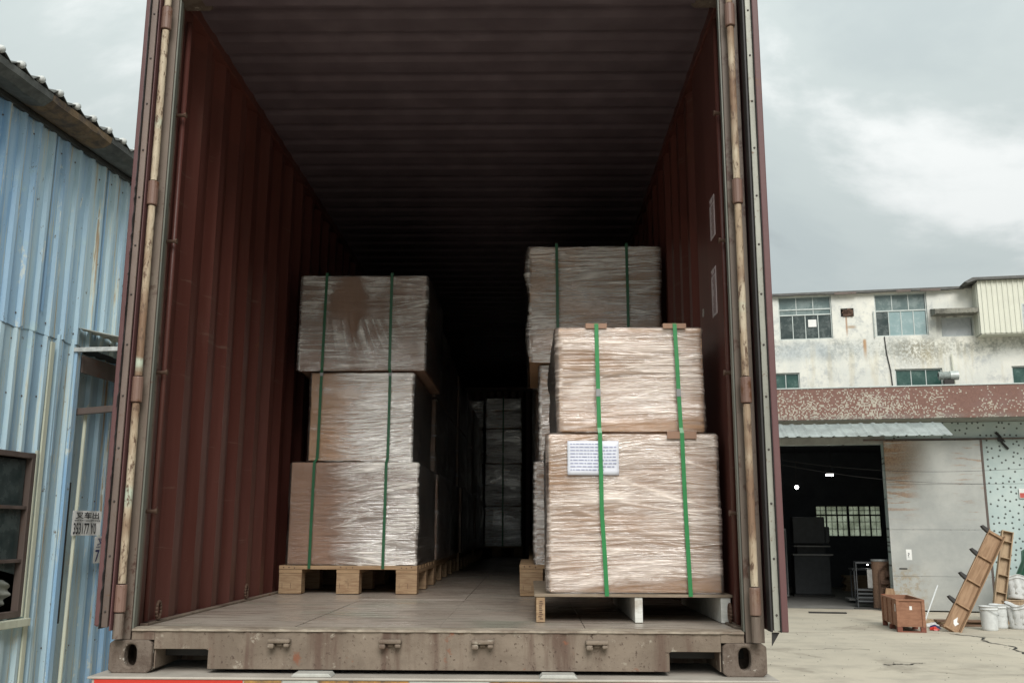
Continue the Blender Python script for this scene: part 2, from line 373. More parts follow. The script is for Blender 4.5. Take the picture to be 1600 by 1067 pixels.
def cov_top(n):
    q = n.sep(n.tc.outputs['Object']); w = n.noise(5, 4, 0.55, 0.5, stretch=(1, 1, .8), loc=(2.2, 3, 6))
    d = n.math('ADD', n.math('ABSOLUTE', n.math('SUBTRACT', q[0], -.06)), n.math('MULTIPLY', n.math('ABSOLUTE', n.math('SUBTRACT', q[2], .42)), .6))
    patch = n.ramp(n.math('ADD', d, n.math('MULTIPLY', n.math('SUBTRACT', w, .5), .25)), .09, .20)
    return n.math('MULTIPLY', n.math('MULTIPLY', n.math('ADD', .12, n.math('MULTIPLY', patch, .88)), n.math('ADD', .5, n.math('MULTIPLY', n.ramp(w, .35, .6), .5))), n.math('ADD', .25, n.math('MULTIPLY', n.ramp(q[1], -.42, -.50), .75)))  # last factor dims the film on the sides as painted shade
M['film_top'] = film_mat('bunched stretch film', 0.0, 1.1, (0.90, 0.85, 0.80), rough=0.2, gloss=4.0, bst=.45, coverage=cov_top)
M['film_far2'] = film_mat('dim glinting stretch film', 0.1, 0.9, (0.8, 0.77, 0.75), rough=0.16, gloss=4.0, bst=0.3)
M['film_deep_shade'] = film_mat('stretch film dimmed for shade', -0.12, 0.55, (0.70, 0.66, 0.62), rough=0.2, gloss=1.5, bst=0.8)  # film whiteness and tint cut so the deep stacks look shaded
def cov(axis_x, a, b, zc=None):
    def f(n):
        q = n.sep(n.tc.outputs['Object']); w = n.noise(4, 3, 0.5, stretch=(1, 1, 1.5))
        t = n.math('ADD', q[0], n.math('MULTIPLY', n.math('SUBTRACT', w, 0.5), 0.35))
        return n.math('MULTIPLY', n.ramp(t, a, b), n.ramp(q[1], -.40, -.50) if False else n.math('ADD', .25, n.math('MULTIPLY', n.ramp(q[1], -.42, -.49), .75)))  # side faces dimmed through the coverage to imitate shade
    return f
M['film_left_low'] = film_mat('half clear stretch film', 0.02, 1.2, (0.93, 0.87, 0.80), rough=0.2, gloss=5.0, bst=.4, coverage=cov(0, -0.26, 0.20))
M['film_left_mid'] = film_mat('silvery stretch film', 0.12, 1.2, (0.94, 0.90, 0.85), rough=0.2, gloss=6.0, bst=.4, coverage=cov(0, -0.35, 0.1))  # left films: diffuse white raised in place of reflected sky highlights
M['strap_shade'] = simple('green plastic strap darkened for shade', (0.018, 0.11, 0.045), 0.4, var=0.2, scale=20)  # same green strap, with the shade deeper inside darkened into its colour
M['strap'] = simple('green plastic strap', (0.025, 0.22, 0.065), 0.35, var=0.15, scale=20)
def paper_mat(name, c0=(0.74, 0.76, 0.84)):
    n = NT(name); a = n.noise(6, 4, 0.5); return n.bsdf(n.mix(n.ramp(a, 0.3, 0.7), c0, tuple(x*0.85 for x in c0)), 0.6, bump=a, bstr=0.1)
M['paper'] = paper_mat('printed paper'); M['white_paper'] = paper_mat('white paper', (0.78, 0.78, 0.76))
M['ink'] = simple('faded blue ink', (0.30, 0.32, 0.50), 0.7); M['black_ink'] = simple('black ink', (0.02, 0.02, 0.025), 0.6); M['blue_ink'] = simple('dark blue ink', (0.03, 0.035, 0.14), 0.6)
M['sticker'] = paper_mat('dirty sticker', (0.50, 0.42, 0.42)); M['redgrey_ink'] = simple('worn ink', (0.22, 0.12, 0.12), 0.7)

def blue_mat(name='faded blue sheet', base=(0.32, 0.485, 0.63), pale=(0.46, 0.61, 0.68)):
    n = NT(name)
    st = n.noise(3.2, 5, 0.6, stretch=(1, 2.0, 0.12)); st2 = n.noise(9, 6, 0.7, stretch=(1, 2.5, 0.06), loc=(3, 7, 1)); f = n.noise(45, 6, 0.75); pat = n.noise(2.5, 6, 0.7, loc=(8, 1, 2))
    c = n.mix(n.ramp(st, 0.32, 0.66), base, pale)
    c = n.mix(n.ramp(pat, 0.55, 0.72), c, (0.44, 0.60, 0.64))
    c = n.mix(n.math('MULTIPLY', n.ramp(st2, 0.53, 0.62), 0.75), c, (0.62, 0.62, 0.48))
    c = n.mix(n.math('MULTIPLY', n.ramp(st2, 0.60, 0.65), 0.85), c, (0.33, 0.20, 0.10))
    c = n.mix(n.math('MULTIPLY', n.ramp(n.noise(3, 5, 0.6, stretch=(1, 1.5, 0.1), loc=(1, 2, 9)), 0.60, 0.72), 0.6), c, (0.16, 0.29, 0.50))
    sp = n.noise(14, 6, 0.8, stretch=(1, 1, 0.45), loc=(2, 2, 2)); c = n.mix(n.ramp(sp, 0.63, 0.66), c, (0.15, 0.12, 0.09))
    pe = n.noise(7, 7, 0.75, 0.4, stretch=(1, 1.3, .35), loc=(5, 9, 4)); c = n.mix(n.ramp(pe, 0.60, 0.63), c, (0.60, 0.66, 0.64))
    c = n.mix(n.math('MULTIPLY', n.ramp(f, 0.55, 0.75), 0.3), c, (0.25, 0.33, 0.36))
    return n.bsdf(c, 0.5, 0, 0.4, bump=pat, bstr=0.25, bdist=0.02)
M['blue'] = blue_mat(); M['blue2'] = blue_mat('faded pale blue sheet', (0.38, 0.545, 0.66), (0.50, 0.64, 0.69)); M['blue3'] = blue_mat('stronger blue sheet', (0.23, 0.41, 0.62), (0.38, 0.55, 0.69))
M['cream_trim'] = paint_rust('flaking cream trim', (0.50, 0.52, 0.42), rust=(0.25, 0.13, 0.06), dust=(0.36, 0.42, 0.42), amount=0.6, dusty=0.1, scale=8)
M['rustframe'] = paint_rust('brown rusted window frame', (0.10, 0.075, 0.065), amount=0.55)
M['cement'] = simple('weathered fibre cement', (0.13, 0.135, 0.125), 0.9, var=0.55, scale=5, bstr=0.5)
M['brownboard'] = simple('torn brown board', (0.20, 0.135, 0.075), 0.9, var=0.6, scale=7, bstr=0.5, col2=(0.06, 0.05, 0.045))
M['soffit'] = simple('dark soffit', (0.06, 0.065, 0.06), 0.9, var=0.5, scale=4)
M['caps'] = simple('pale cap and trim', (0.62, 0.64, 0.62), 0.6, var=0.4, scale=20)
M['old_awning'] = simple('dirty curled sheet', (0.46, 0.47, 0.42), 0.8, var=0.45, scale=9, bstr=0.4)
def glass_mat(name, col=(0.03, 0.045, 0.045), rough=0.12, dirt=0.35, dcol=(0.20, 0.24, 0.23)):
    n = NT(name); a = n.noise(5, 6, 0.65); f = n.noise(2, 3, 0.5, stretch=(1, 1, 3))
    c = n.mix(n.math('MULTIPLY', n.ramp(a, 0.35, 0.8), dirt), col, dcol)
    return n.bsdf(c, n.mix(n.ramp(a, 0.3, 0.8), (rough,)*3, (rough+0.3,)*3), 0, 0.6, bump=f, bstr=0.05, bdist=0.01)
M['glass'] = glass_mat('dusty dark glass'); M['glass_g'] = glass_mat('green tinted glass', (0.03, 0.075, 0.065), 0.08, 0.4, (0.14, 0.24, 0.21)); M['glass_u'] = glass_mat('grey tinted glass', (0.11, 0.155, 0.155), 0.15, 0.6, (0.25, 0.31, 0.30))
M['glass_p'] = glass_mat('pale tinted glass', (0.24, 0.34, 0.35), 0.1, 0.5, (0.38, 0.47, 0.48)); M['glass_w'] = glass_mat('milky glass', (0.42, 0.45, 0.47), 0.2, 0.5, (0.5, 0.52, 0.52))
M['alu'] = simple('old aluminium', (0.52, 0.57, 0.55), 0.45, 0.2, var=0.25, scale=10)

def plaster_mat():
    n = NT('stained white plaster')
    q = n.sep(n.tc.outputs['Object']); X, Z = q[0], q[2]
    a = n.noise(1.3, 7, 0.68, 0.3); m = n.noise(3.5, 8, 0.75, 0.2, stretch=(1, 1, 0.8), loc=(3, 3, 3)); f = n.noise(16, 6, 0.8, loc=(7, 0, 0)); st = n.noise(4, 5, 0.6, stretch=(1, 1, 0.12))
    c = n.mix(n.ramp(a, 0.35, 0.62), (0.76, 0.75, 0.68), (0.64, 0.65, 0.61))
    c = n.mix(n.math('MULTIPLY', n.ramp(m, 0.50, 0.68), 0.75), c, (0.42, 0.44, 0.44))
    # grey-green band under the upper windows
    def gauss(v, c0, w): return n.ramp(n.math('ABSOLUTE', n.math('SUBTRACT', v, c0)), w, w*0.2)
    band = gauss(Z, 5.62, 0.32); mold = n.math('MULTIPLY', band, n.ramp(n.math('ADD', n.math('MULTIPLY', m, 0.5), n.math('MULTIPLY', f, 0.5)), 0.44, 0.58))
    c = n.mix(n.math('MULTIPLY', mold, 0.75), c, (0.27, 0.28, 0.25))
    left = n.ramp(X, -0.7, -1.4); c = n.mix(n.math('MULTIPLY', n.math('MULTIPLY', n.math('MULTIPLY', band, left), n.ramp(a, 0.3, 0.6)), 0.6), c, (0.40, 0.45, 0.48))
    # moss patch round x 0
    pm = n.math('MULTIPLY', gauss(X, 0.1, 0.7), gauss(Z, 5.5, 0.42)); c = n.mix(n.math('MULTIPLY', n.math('MULTIPLY', pm, n.ramp(f, 0.42, 0.58)), 0.8), c, (0.24, 0.22, 0.16))
    # rust run
    rr = n.math('MULTIPLY', gauss(X, -1.02, 0.055), n.math('MULTIPLY', n.ramp(Z, 5.86, 5.80), n.ramp(Z, 5.3, 5.7))); c = n.mix(n.math('MULTIPLY', rr, 0.85), c, (0.42, 0.24, 0.11))
    rr = n.math('MULTIPLY', gauss(X, -1.38, 0.03), n.math('MULTIPLY', n.ramp(Z, 6.38, 6.34), n.ramp(Z, 5.85, 6.1))); c = n.mix(n.math('MULTIPLY', rr, 0.8), c, (0.36, 0.20, 0.11))
    rr = n.math('MULTIPLY', gauss(X, -1.28, 0.14), gauss(Z, 6.12, 0.05)); c = n.mix(n.math('MULTIPLY', rr, 0.7), c, (0.38, 0.26, 0.15))
    c = n.mix(n.math('MULTIPLY', n.math('MULTIPLY', n.ramp(st, 0.52, 0.66), n.ramp(Z, 5.9, 5.4)), 0.35), c, (0.50, 0.44, 0.30))
    c = n.mix(n.math('MULTIPLY', n.math('MULTIPLY', gauss(X, 0.78, 0.5), n.math('MULTIPLY', n.ramp(st, 0.40, 0.60), gauss(Z, 6.15, 0.35))), 0.8), c, (0.16, 0.16, 0.155))
    c = n.mix(n.math('MULTIPLY', n.ramp(f, 0.60, 0.70), 0.45), c, (0.33, 0.31, 0.26))
    return n.bsdf(c, 0.85, 0, 0.2, bump=m, bstr=0.4, bdist=0.02)
M['plaster'] = plaster_mat()
def mosaic_fascia():
    n = NT('brown mosaic with missing tiles')
    sc = n.N('ShaderNodeVectorMath', operation='MULTIPLY'); n.L(n.tc.outputs['Object'], sc.inputs[0]); sc.inputs[1].default_value = (40, 0, 40)
    fl = n.N('ShaderNodeVectorMath', operation='FLOOR'); n.L(sc.outputs[0], fl.inputs[0])
    wn = n.N('ShaderNodeTexWhiteNoise', noise_dimensions='3D'); n.L(fl.outputs[0], wn.inputs[0])
    sn = n.N('ShaderNodeVectorMath', operation='SCALE'); n.L(fl.outputs[0], sn.inputs[0]); sn.inputs[3].default_value = 1/40
    clus = n.noise(2.2, 5, 0.75, vec=sn.outputs[0]); q = n.sep(n.tc.outputs['Object'])
    dens = n.math('ADD', n.ramp(clus, 0.42, 0.74), n.math('MULTIPLY', n.ramp(q[0], 0.9, -1.2), 0.42)); dens = n.math('MULTIPLY', dens, n.ramp(q[2], 4.72, 4.25))
    miss = n.math('LESS_THAN', wn.outputs[0], n.math('MULTIPLY', dens, 0.66))
    tile = n.mix(wn.outputs[0], (0.155, 0.080, 0.063), (0.20, 0.105, 0.082))
    fade = n.noise(2, 4, 0.6); tile = n.mix(n.math('MULTIPLY', n.ramp(fade, 0.5, 0.7), 0.5), tile, (0.20, 0.12, 0.11))
    mort = n.mix(n.noise(8, 3), (0.47, 0.43, 0.35), (0.30, 0.27, 0.23))
    c = n.mix(miss, tile, mort)
    c = n.mix(n.math('MULTIPLY', n.math('MULTIPLY', n.ramp(q[2], 4.10, 3.95), n.ramp(fade, 0.3, 0.6)), 0.5), c, (0.20, 0.20, 0.18))
    return n.bsdf(c, 0.55, 0, 0.35, bump=n.math('SUBTRACT', 1.0, miss), bstr=0.5, bdist=0.006)
M['mosaic'] = mosaic_fascia()
def green_wall():
    n = NT('pale green mosaic with dark chips')
    g = n.tc.outputs['Object']
    v = n.N('ShaderNodeTexVoronoi', voronoi_dimensions='2D'); v.inputs['Scale'].default_value = 8.0; qq = n.sep(g); mp = n.N('ShaderNodeCombineXYZ'); n.L(qq[0], mp.inputs[0]); n.L(qq[2], mp.inputs[1]); n.L(mp.outputs[0], v.inputs['Vector'])
    v.inputs['Randomness'].default_value = 0.75
    dot = n.ramp(v.outputs['Distance'], 0.19, 0.14); a = n.noise(2, 6, 0.65); rnd = n.sep(v.outputs['Color'])[0]
    dot = n.math('MULTIPLY', dot, n.math('GREATER_THAN', rnd, 0.22))
    c = n.mix(n.ramp(a, 0.35, 0.65), (0.50, 0.58, 0.56), (0.42, 0.51, 0.50)); q = n.sep(g)
    c = n.mix(n.math('MULTIPLY', n.ramp(q[2], 0.9, 0.1), 0.5), c, (0.33, 0.33, 0.29))
    c = n.mix(dot, c, (0.07, 0.08, 0.075))
    return n.bsdf(c, 0.45, 0, 0.4, bump=a, bstr=0.1)
M['greenwall'] = green_wall()
def slide_mat():
    n = NT('galvanised sliding door with rust')
    q = n.sep(n.tc.outputs['Object']); X, Z = q[0], q[2]
    h = n.noise(3, 6, 0.65, 0.3, stretch=(0.5, 1, 5)); a = n.noise(1.6, 5, 0.6); f = n.noise(30, 5, 0.7)
    c = n.mix(n.ramp(a, 0.35, 0.65), (0.43, 0.435, 0.41), (0.35, 0.36, 0.345))
    # rust in the upper left corner and in bands at the edges
    ul = n.math('MULTIPLY', n.ramp(X, 0.25, -0.75), n.ramp(Z, 2.35, 3.3)); bands = n.math('MULTIPLY', n.ramp(X, -0.05, -0.5), n.math('MULTIPLY', n.ramp(Z, 1.75, 2.3), n.ramp(h, 0.46, 0.56)))
    br = n.math('MULTIPLY', n.ramp(X, 0.45, 0.8), n.math('MULTIPLY', n.ramp(Z, 1.7, 2.0), n.ramp(h, 0.55, 0.63)))
    r = n.math('MAXIMUM', n.math('MULTIPLY', ul, n.ramp(h, 0.25, 0.5)), n.math('MAXIMUM', n.math('MULTIPLY', bands, 0.8), n.math('MULTIPLY', br, 0.6)))
    c = n.mix(r, c, n.mix(n.ramp(f, 0.4, 0.6), (0.36, 0.23, 0.14), (0.25, 0.14, 0.08)))
    sc = n.math('MULTIPLY', n.ramp(Z, 1.1, 0.6), n.ramp(X, 0.1, -0.5)); c = n.mix(n.math('MULTIPLY', n.math('MULTIPLY', sc, n.ramp(n.noise(9, 6, 0.8), 0.45, 0.6)), 0.7), c, (0.30, 0.22, 0.12))
    c = n.mix(n.math('MULTIPLY', n.ramp(f, 0.58, 0.72), 0.3), c, (0.22, 0.2, 0.17))
    return n.bsdf(c, 0.5, 0.15, 0.4, bump=a, bstr=0.3, bdist=0.03)
M['slide'] = slide_mat()
M['cladding'] = simple('cream cladding', (0.64, 0.645, 0.55), 0.5, var=0.08, scale=3)
M['concrete'] = simple('mouldy concrete', (0.24, 0.235, 0.20), 0.9, var=0.55, scale=5, bstr=0.5)
M['lintel'] = simple('grey lintel', (0.36, 0.36, 0.33), 0.8, var=0.3, scale=3)
M['galv'] = simple('galvanised awning', (0.50, 0.57, 0.56), 0.4, 0.35, var=0.35, scale=3)
M['roofsheet'] = simple('dark eave sheet', (0.13, 0.13, 0.125), 0.7, var=0.4)
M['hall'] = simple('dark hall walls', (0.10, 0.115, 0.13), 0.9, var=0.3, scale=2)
M['machine'] = simple('dark machine paint', (0.055, 0.06, 0.065), 0.6, var=0.3); M['slabs'] = simple('pale bench edge', (0.32, 0.32, 0.31), 0.7)
def ground_mat():
    n = NT('dusty concrete yard'); v = n.tc.outputs['Object']
    a = n.noise(0.22, 7, 0.62, 0.4); b = n.noise(1.3, 7, 0.68, 0.2, loc=(4, 4, 0)); st = n.noise(0.8, 6, 0.62, 0.2, stretch=(0.35, 2.0, 1)); f = n.noise(24, 6, 0.75); g = n.noise(140, 3, 0.6)
    c = n.mix(n.ramp(a, 0.35, 0.65), (0.53, 0.475, 0.38), (0.45, 0.405, 0.325))
    c = n.mix(n.math('MULTIPLY', n.ramp(b, 0.44, 0.64), 0.6), c, (0.36, 0.325, 0.265))
    c = n.mix(n.math('MULTIPLY', n.ramp(st, 0.50, 0.66), 0.5), c, (0.50, 0.46, 0.375))
    c = n.mix(n.math('MULTIPLY', n.ramp(f, 0.55, 0.75), 0.35), c, (0.24, 0.21, 0.165)); c = n.mix(n.math('MULTIPLY', n.ramp(g, 0.5, 0.7), 0.25), c, (0.20, 0.18, 0.15))
    o1 = n.noise(0.75, 5, 0.6, 0.6, loc=(2.3, 8.1, 0)); c = n.mix(n.math('MULTIPLY', n.ramp(o1, 0.57, 0.68), 0.5), c, (0.22, 0.19, 0.15))
    o2 = n.noise(1.1, 4, 0.5, 0.2, stretch=(0.12, 2.6, 1), rot=(0, 0, R(-24)), loc=(1, 3, 0)); c = n.mix(n.math('MULTIPLY', n.ramp(o2, 0.60, 0.70), 0.35), c, (0.25, 0.22, 0.18))
    return n.bsdf(c, 0.8, 0, 0.25, bump=n.math('ADD', f, b), bstr=0.35, bdist=0.01)
M['ground'] = ground_mat()
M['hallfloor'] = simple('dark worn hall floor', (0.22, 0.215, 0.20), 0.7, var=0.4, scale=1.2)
M['crate'] = wood('reddish crate plywood', (0.30, 0.155, 0.095), (0.235, 0.115, 0.07), stretch=(1.5, 1.5, 5), scale=5); M['crate2'] = wood('dark red crate batten', (0.22, 0.08, 0.055), (0.17, 0.065, 0.045))
M['frame1'] = wood('tan old board', (0.36, 0.235, 0.145), (0.25, 0.155, 0.09), stretch=(6, 6, 1), scale=3, dm=0.6); M['frame2'] = wood('pale grey board', (0.42, 0.31, 0.20), (0.30, 0.21, 0.135), stretch=(6, 6, 1), scale=3)
M['bucket'] = simple('dusty white plastic', (0.62, 0.64, 0.63), 0.45, var=0.2, scale=9); M['bag'] = simple('white woven bag', (0.60, 0.61, 0.60), 0.7, var=0.25, scale=9)
M['tarp'] = simple('green tarpaulin', (0.02, 0.15, 0.085), 0.4, var=0.35, scale=4); M['redbox'] = simple('red printed carton', (0.50, 0.055, 0.03), 0.5, var=0.1); M['yellow'] = simple('yellow print', (0.75, 0.38, 0.04), 0.5)
M['drum'] = wood('brown fibre drum', (0.24, 0.15, 0.10), (0.17, 0.105, 0.075)); M['grey'] = simple('grey painted steel', (0.26, 0.27, 0.27), 0.5, 0.2)
M['retro_r'] = simple('red reflective tape', (0.55, 0.035, 0.02), 0.3, var=0.1); M['retro_y'] = simple('dirty yellow tape', (0.42, 0.22, 0.06), 0.5, var=0.5, scale=20, col2=(0.10, 0.07, 0.05)); M['retro_w'] = simple('dirty white tape', (0.5, 0.5, 0.46), 0.45, var=0.3)
M['deck'] = paint_rust('dusty trailer deck', (0.34, 0.31, 0.27), rust=(0.15, 0.10, 0.07), dust=(0.42, 0.38, 0.33), amount=0.62, dusty=0.2)
M['tyre'] = simple('tyre', (0.025, 0.025, 0.025), 0.85)
M['redsign'] = simple('red sign', (0.55, 0.10, 0.08), 0.6)
def emit(name, col, s):
    n = NT(name); e = n.N('ShaderNodeEmission'); e.inputs[0].default_value = (*col, 1); e.inputs[1].default_value = s; n.L(e.outputs[0], n.out.inputs[0]); return n.m
M['lamp'] = emit('lit lamp', (1, 0.98, 0.95), 12)
def pane_mat():
    n = NT('frosted yellow green pane'); a = n.noise(3, 5, 0.6)
    tl = n.N('ShaderNodeBsdfTranslucent'); n.L(n.mix(n.ramp(a, 0.35, 0.65), (0.85, 0.88, 0.78), (0.42, 0.44, 0.36)), tl.inputs[0])
    tr = n.N('ShaderNodeBsdfTransparent'); tr.inputs[0].default_value = (0.85, 0.88, 0.78, 1)
    m = n.N('ShaderNodeMixShader'); m.inputs[0].default_value = 0.4; n.L(tl.outputs[0], m.inputs[1]); n.L(tr.outputs[0], m.inputs[2]); n.L(m.outputs[0], n.out.inputs[0]); return n.m
M['pane'] = pane_mat()

# ------------------------------------------------------------------ the ground
g = MB(); g.add([(-400, -400, 0), (400, -400, 0), (400, 400, 0), (-400, 400, 0)], [(0, 1, 2, 3)])
ground = tag(g.build('ground', M['ground']), kind='structure')
def crack(pts, w0):
    rnd = random.Random(3); P = []
    for (x0, y0), (x1, y1) in zip(pts[:-1], pts[1:]):
        for k in range(10):
            t = k/10; P.append((x0+(x1-x0)*t+rnd.uniform(-.05, .05), y0+(y1-y0)*t+rnd.uniform(-.05, .05)))
    vs = []; fs = []
    for i, (x, y) in enumerate(P):
        w = w0*rnd.uniform(0.3, 1.4); a = P[min(i+1, len(P)-1)]; b = P[max(0, i-1)]; d = Vector((a[0]-b[0], a[1]-b[1])).normalized()
        vs += [(x-d.y*w, y+d.x*w, .004), (x+d.y*w, y-d.x*w, .004)]
        if i: fs.append((2*i-2, 2*i-1, 2*i+1, 2*i))
    return MB().add(vs, fs).build('crack', M['dark'], ground)
crack([(8.45, 12.75), (8.7, 12.2), (8.45, 11.6), (8.55, 10.9), (8.28, 10.1), (8.5, 9.0)], 0.022)
crack([(8.7, 12.4), (9.1, 12.0), (9.3, 11.3), (9.9, 10.9)], 0.010)
crack([(6.0, 8.9), (6.15, 9.0), (6.3, 8.95), (6.55, 9.1)], 0.014)
crack([(5.2, 10.4), (5.9, 10.6), (6.4, 10.5)], 0.006)

# ------------------------------------------------------------------ trailer
H = 1.1
tr = empty('container_trailer', (0, 0, 0), 0, 'container trailer with dusty steel deck and red and yellow reflective tape under the container', 'trailer')
mb = MB(); mb.box(-0.035, 2.462, -0.085, 2.2, H-0.009, H); mb.build('deck_plate', M['deck'], tr, 0.003)
box('rear_beam', M['deck'], tr, -0.02, 2.45, -0.078, 0.10, H-0.20, H-0.0095, 0.001)
for i, (a, b, m) in enumerate([(-0.01, 0.53, 'retro_r'), (0.535, 0.67, 'retro_y'), (0.675, 0.80, 'retro_w'), (0.805, 1.13, 'retro_y'), (1.135, 1.42, 'retro_w'), (1.425, 1.895, 'retro_y'), (1.90, 2.44, 'retro_r')]):
    box('reflective_tape', M[m], tr, a, b, -0.081, -0.0785, H-0.075, H-0.0105)
for a, b in ((0.70, 0.85), (1.60, 1.74)):
    mb = MB(); mb.prism([(a, H+.0005), (b, H+.0005), (b-.012, H+.013), (a+.012, H+.013)], -0.075, 0.005); mb.build('twistlock_cover', M['retro_w'], tr, 0.002)
for x in (0.62, 1.72): box('chassis_rail', M['maroon'], tr, x, x+0.12, 0.1, 12.2, H-0.42, H-0.02)
for y in (2.6, 5.5, 8.5, 12.0): box('cross_member', M['maroon'], tr, 0.02, 2.42, y, y+0.12, H-0.16, H-0.0145)
for y in (1.35, 2.6):
    for x in (0.17, 2.27):
        w = empty('wheel', (x, y, 0.5), 0, parent=tr)
        t = MB(); prof = [(0.29, -.14), (0.46, -.14), (0.5, -.10), (0.5, .10), (0.46, .14), (0.29, .14)]
        t.lathe(prof, 32, M=Matrix.Rotation(R(90), 4, 'Y')); t.build('tyre', M['tyre'], w, smooth=False)
        t = MB(); t.lathe([(0.0, -.02), (0.12, -.02), (0.14, -.06), (0.24, -.02), (0.29, -.13), (0.29, .13), (0.0, .12)], 24, M=Matrix.Rotation(R(90), 4, 'Y')); t.build('rim', M['grey'], w)
    box('axle', M['dark'], tr, 0.2, 2.24, y-.06, y+.06, 0.44, 0.56)
for x in (0.5, 1.9): 
    box('landing_leg', M['dark'], tr, x-.05, x+.05, 9.5, 9.6, 0.03, H-0.42); box('landing_foot', M['dark'], tr, x-.12, x+.12, 9.43, 9.67, 0, 0.03)

# ------------------------------------------------------------------ shipping container
ct = empty('shipping_container', (0, 0, H), 0, 'open oxide red steel shipping container on the trailer seen through its open doors', 'shipping container')
LEN = 12.19; W = 2.438
def casting(x0, y0, z0, flip=False):
    """corner casting with an oval hole through its front and side"""
    mb = MB(); n = 28; w, d, h = .162, .178, .118; cx, cz = x0+w/2, z0+h/2+.004; a, b = .0235, .040
    def ring(ra, rb, y):
        o = []
        for i in range(n):
            t = 2*math.pi*i/n; ct_, st_ = math.cos(t), math.sin(t)
            o.append((cx+ra*abs(ct_)**.8*(1 if ct_ > 0 else -1), y, cz+rb*abs(st_)**.7*(1 if st_ > 0 else -1)))
        return o
    def rect(y):
        o = []
        for i in range(n):
            t = 2*math.pi*i/n; c, s = math.cos(t), math.sin(t); k = 1/max(abs(c), abs(s)); o.append((cx+c*k*w/2, y, z0+h/2+s*k*h/2))
        return o
    f = -1 if flip else 1; yf = y0 if not flip else y0+d
    vs = rect(yf)+ring(a+.004, b+.004, yf)+ring(a, b, yf+f*.006)+ring(a, b, yf+f*.045)+rect(yf+f*d)
    fs = []
    for k in (0, 1, 2):
        fs += [(k*n+i, k*n+(i+1) % n, (k+1)*n+(i+1) % n, (k+1)*n+i) for i in range(n)]
    fs += [(i, (i+1) % n, 4*n+(i+1) % n, 4*n+i) for i in range(n)]
    fs.append(tuple(4*n+i for i in range(n)))
    # wide dark pocket behind the hole
    vs += ring(a*1.8, b*1.25, yf+f*.046)+ring(a*1.8, b*1.25, yf+f*.14)
    fs += [(3*n+i, 3*n+(i+1) % n, 5*n+(i+1) % n, 5*n+i) for i in range(n)]+[(5*n+i, 5*n+(i+1) % n, 6*n+(i+1) % n, 6*n+i) for i in range(n)]
    fs.append(tuple(6*n+i for i in range(n)))
    return mb.add(vs, fs).build('corner_casting', M['casting'], ct, 0.005)
for x in (0, W-.162):
    casting(x, 0, 0); casting(x, 0, 2.896-.118); casting(x, LEN-.178, 0, True); casting(x, LEN-.178, 2.896-.118, True)
# rear posts
for s in (0, 1):
    f = (lambda x: x) if s == 0 else (lambda x: W-x)
    poly = [(f(.002), .012), (f(.072), .012), (f(.072), .03), (f(.045), .07), (f(.045), .155), (f(.002), .155)]
    MB().prism(poly, .1185, 2.896-.1185, axis='z').build('corner_post', M['post'], ct, 0.002)
    MB().prism([(f(.0725), .02), (f(.079), .02), (f(.079), .05), (f(.0725), .05)], .157, 2.74, axis='z').build('post_edge', M['post_trim'], ct, 0.001)
    xs = f(.041)
    lugs = [0.27, 1.055, 1.855, 2.625]
    prev = 0.05 if False else 0.125
    for k, z in enumerate(lugs+[2.86]):
        z1 = z-.054 if k < 4 else 2.86
        mb = MB(); mb.tube((xs, -.028, prev), (xs, -.028, z1), (.0142 if k else .018), n=14, rings=max(2, int((z1-prev)/.03)), jit=.04)
        mb.build('hinge_bar', M['bar'] if k else M['post'], ct, smooth=False)
        prev = z+.054
        if k < 4:
            mb = MB(); mb.tube((xs, -.028, z-.05), (xs, -.028, z+.05), .021, n=14)
            mb.box(min(xs, f(.018)), max(xs, f(.018)), -.012, .03, z-.045, z+.045); mb.build('hinge_lug', M['lug'], ct, 0.004)
    # lashing rod with pegs inside the post
    mb = MB(); mb.tube((f(.062), .175, .17), (f(.062), .175, 2.72), .011, n=10); mb.build('lashing_rod', M['oxide'], ct, smooth=True)
    for z in (.593, 1.15, 1.705, 2.268):
        mb = MB(); mb.tube((f(.045), .14, z), (f(.086), .14, z), .0075, n=8); mb.tube((f(.083), .14, z), (f(.090), .14, z), .012, n=8); mb.build('lashing_peg', M['rustbolt'], ct)
# corrugated side walls
def side_profile(y_a, y_b, flat=.10):
    """(x, y) inner face: x = depth towards the inside"""
    pts = [(.0425, y_a), (.0425, y_a+flat)]; y = y_a+flat
    while y < y_b-.30:
        pts += [(.0075, y+.068), (.0075, y+.140), (.0425, y+.208), (.0425, y+.278)]; y += .278
    pts.append((.0425, y_b)); return pts
for s in (0, 1):
    f = (lambda x: x) if s == 0 else (lambda x: W-x)
    P = side_profile(.155, LEN-.155, .10 if s == 0 else .72); mb = MB(); zs = [.157, 2.80]
    vs = [(f(x), y, z) for z in zs for x, y in P]; n = len(P)
    mb.add(vs, [(i, i+1, n+i+1, n+i) for i in range(n-1)])
    mb.build('side_wall', M['oxide'], ct, solid=.002)
    a, b = sorted((f(.0), f(.06))); box('bottom_rail', M['maroon'], ct, a, b, .178, LEN-.178, .03, .157, .003)
    a, b = sorted((f(.0), f(.055))); box('top_rail', M['oxide'], ct, a, b, .155, LEN-.178, 2.80, 2.868, .003)
    # scuffs on the wall foot: floor edge angle
    a, b = sorted((f(.046), f(.078))); box('floor_angle', M['sill'], ct, a, b, .16, LEN-.2, .1505, .163, .002)
    for y in [.27+1.22*k for k in range(9)]:
        # hinged lashing ring lying against the wall
        mb = MB(); c = Vector((f(.075), y, .205)); pr = None
        ring = [c+Vector((0, math.cos(t)*.022, math.sin(t)*.034)) for t in [2*math.pi*k/14 for k in range(15)]]
        mb.path(ring, .0065, 6); mb.build('lashing_ring', M['rustbolt'], ct, smooth=True)
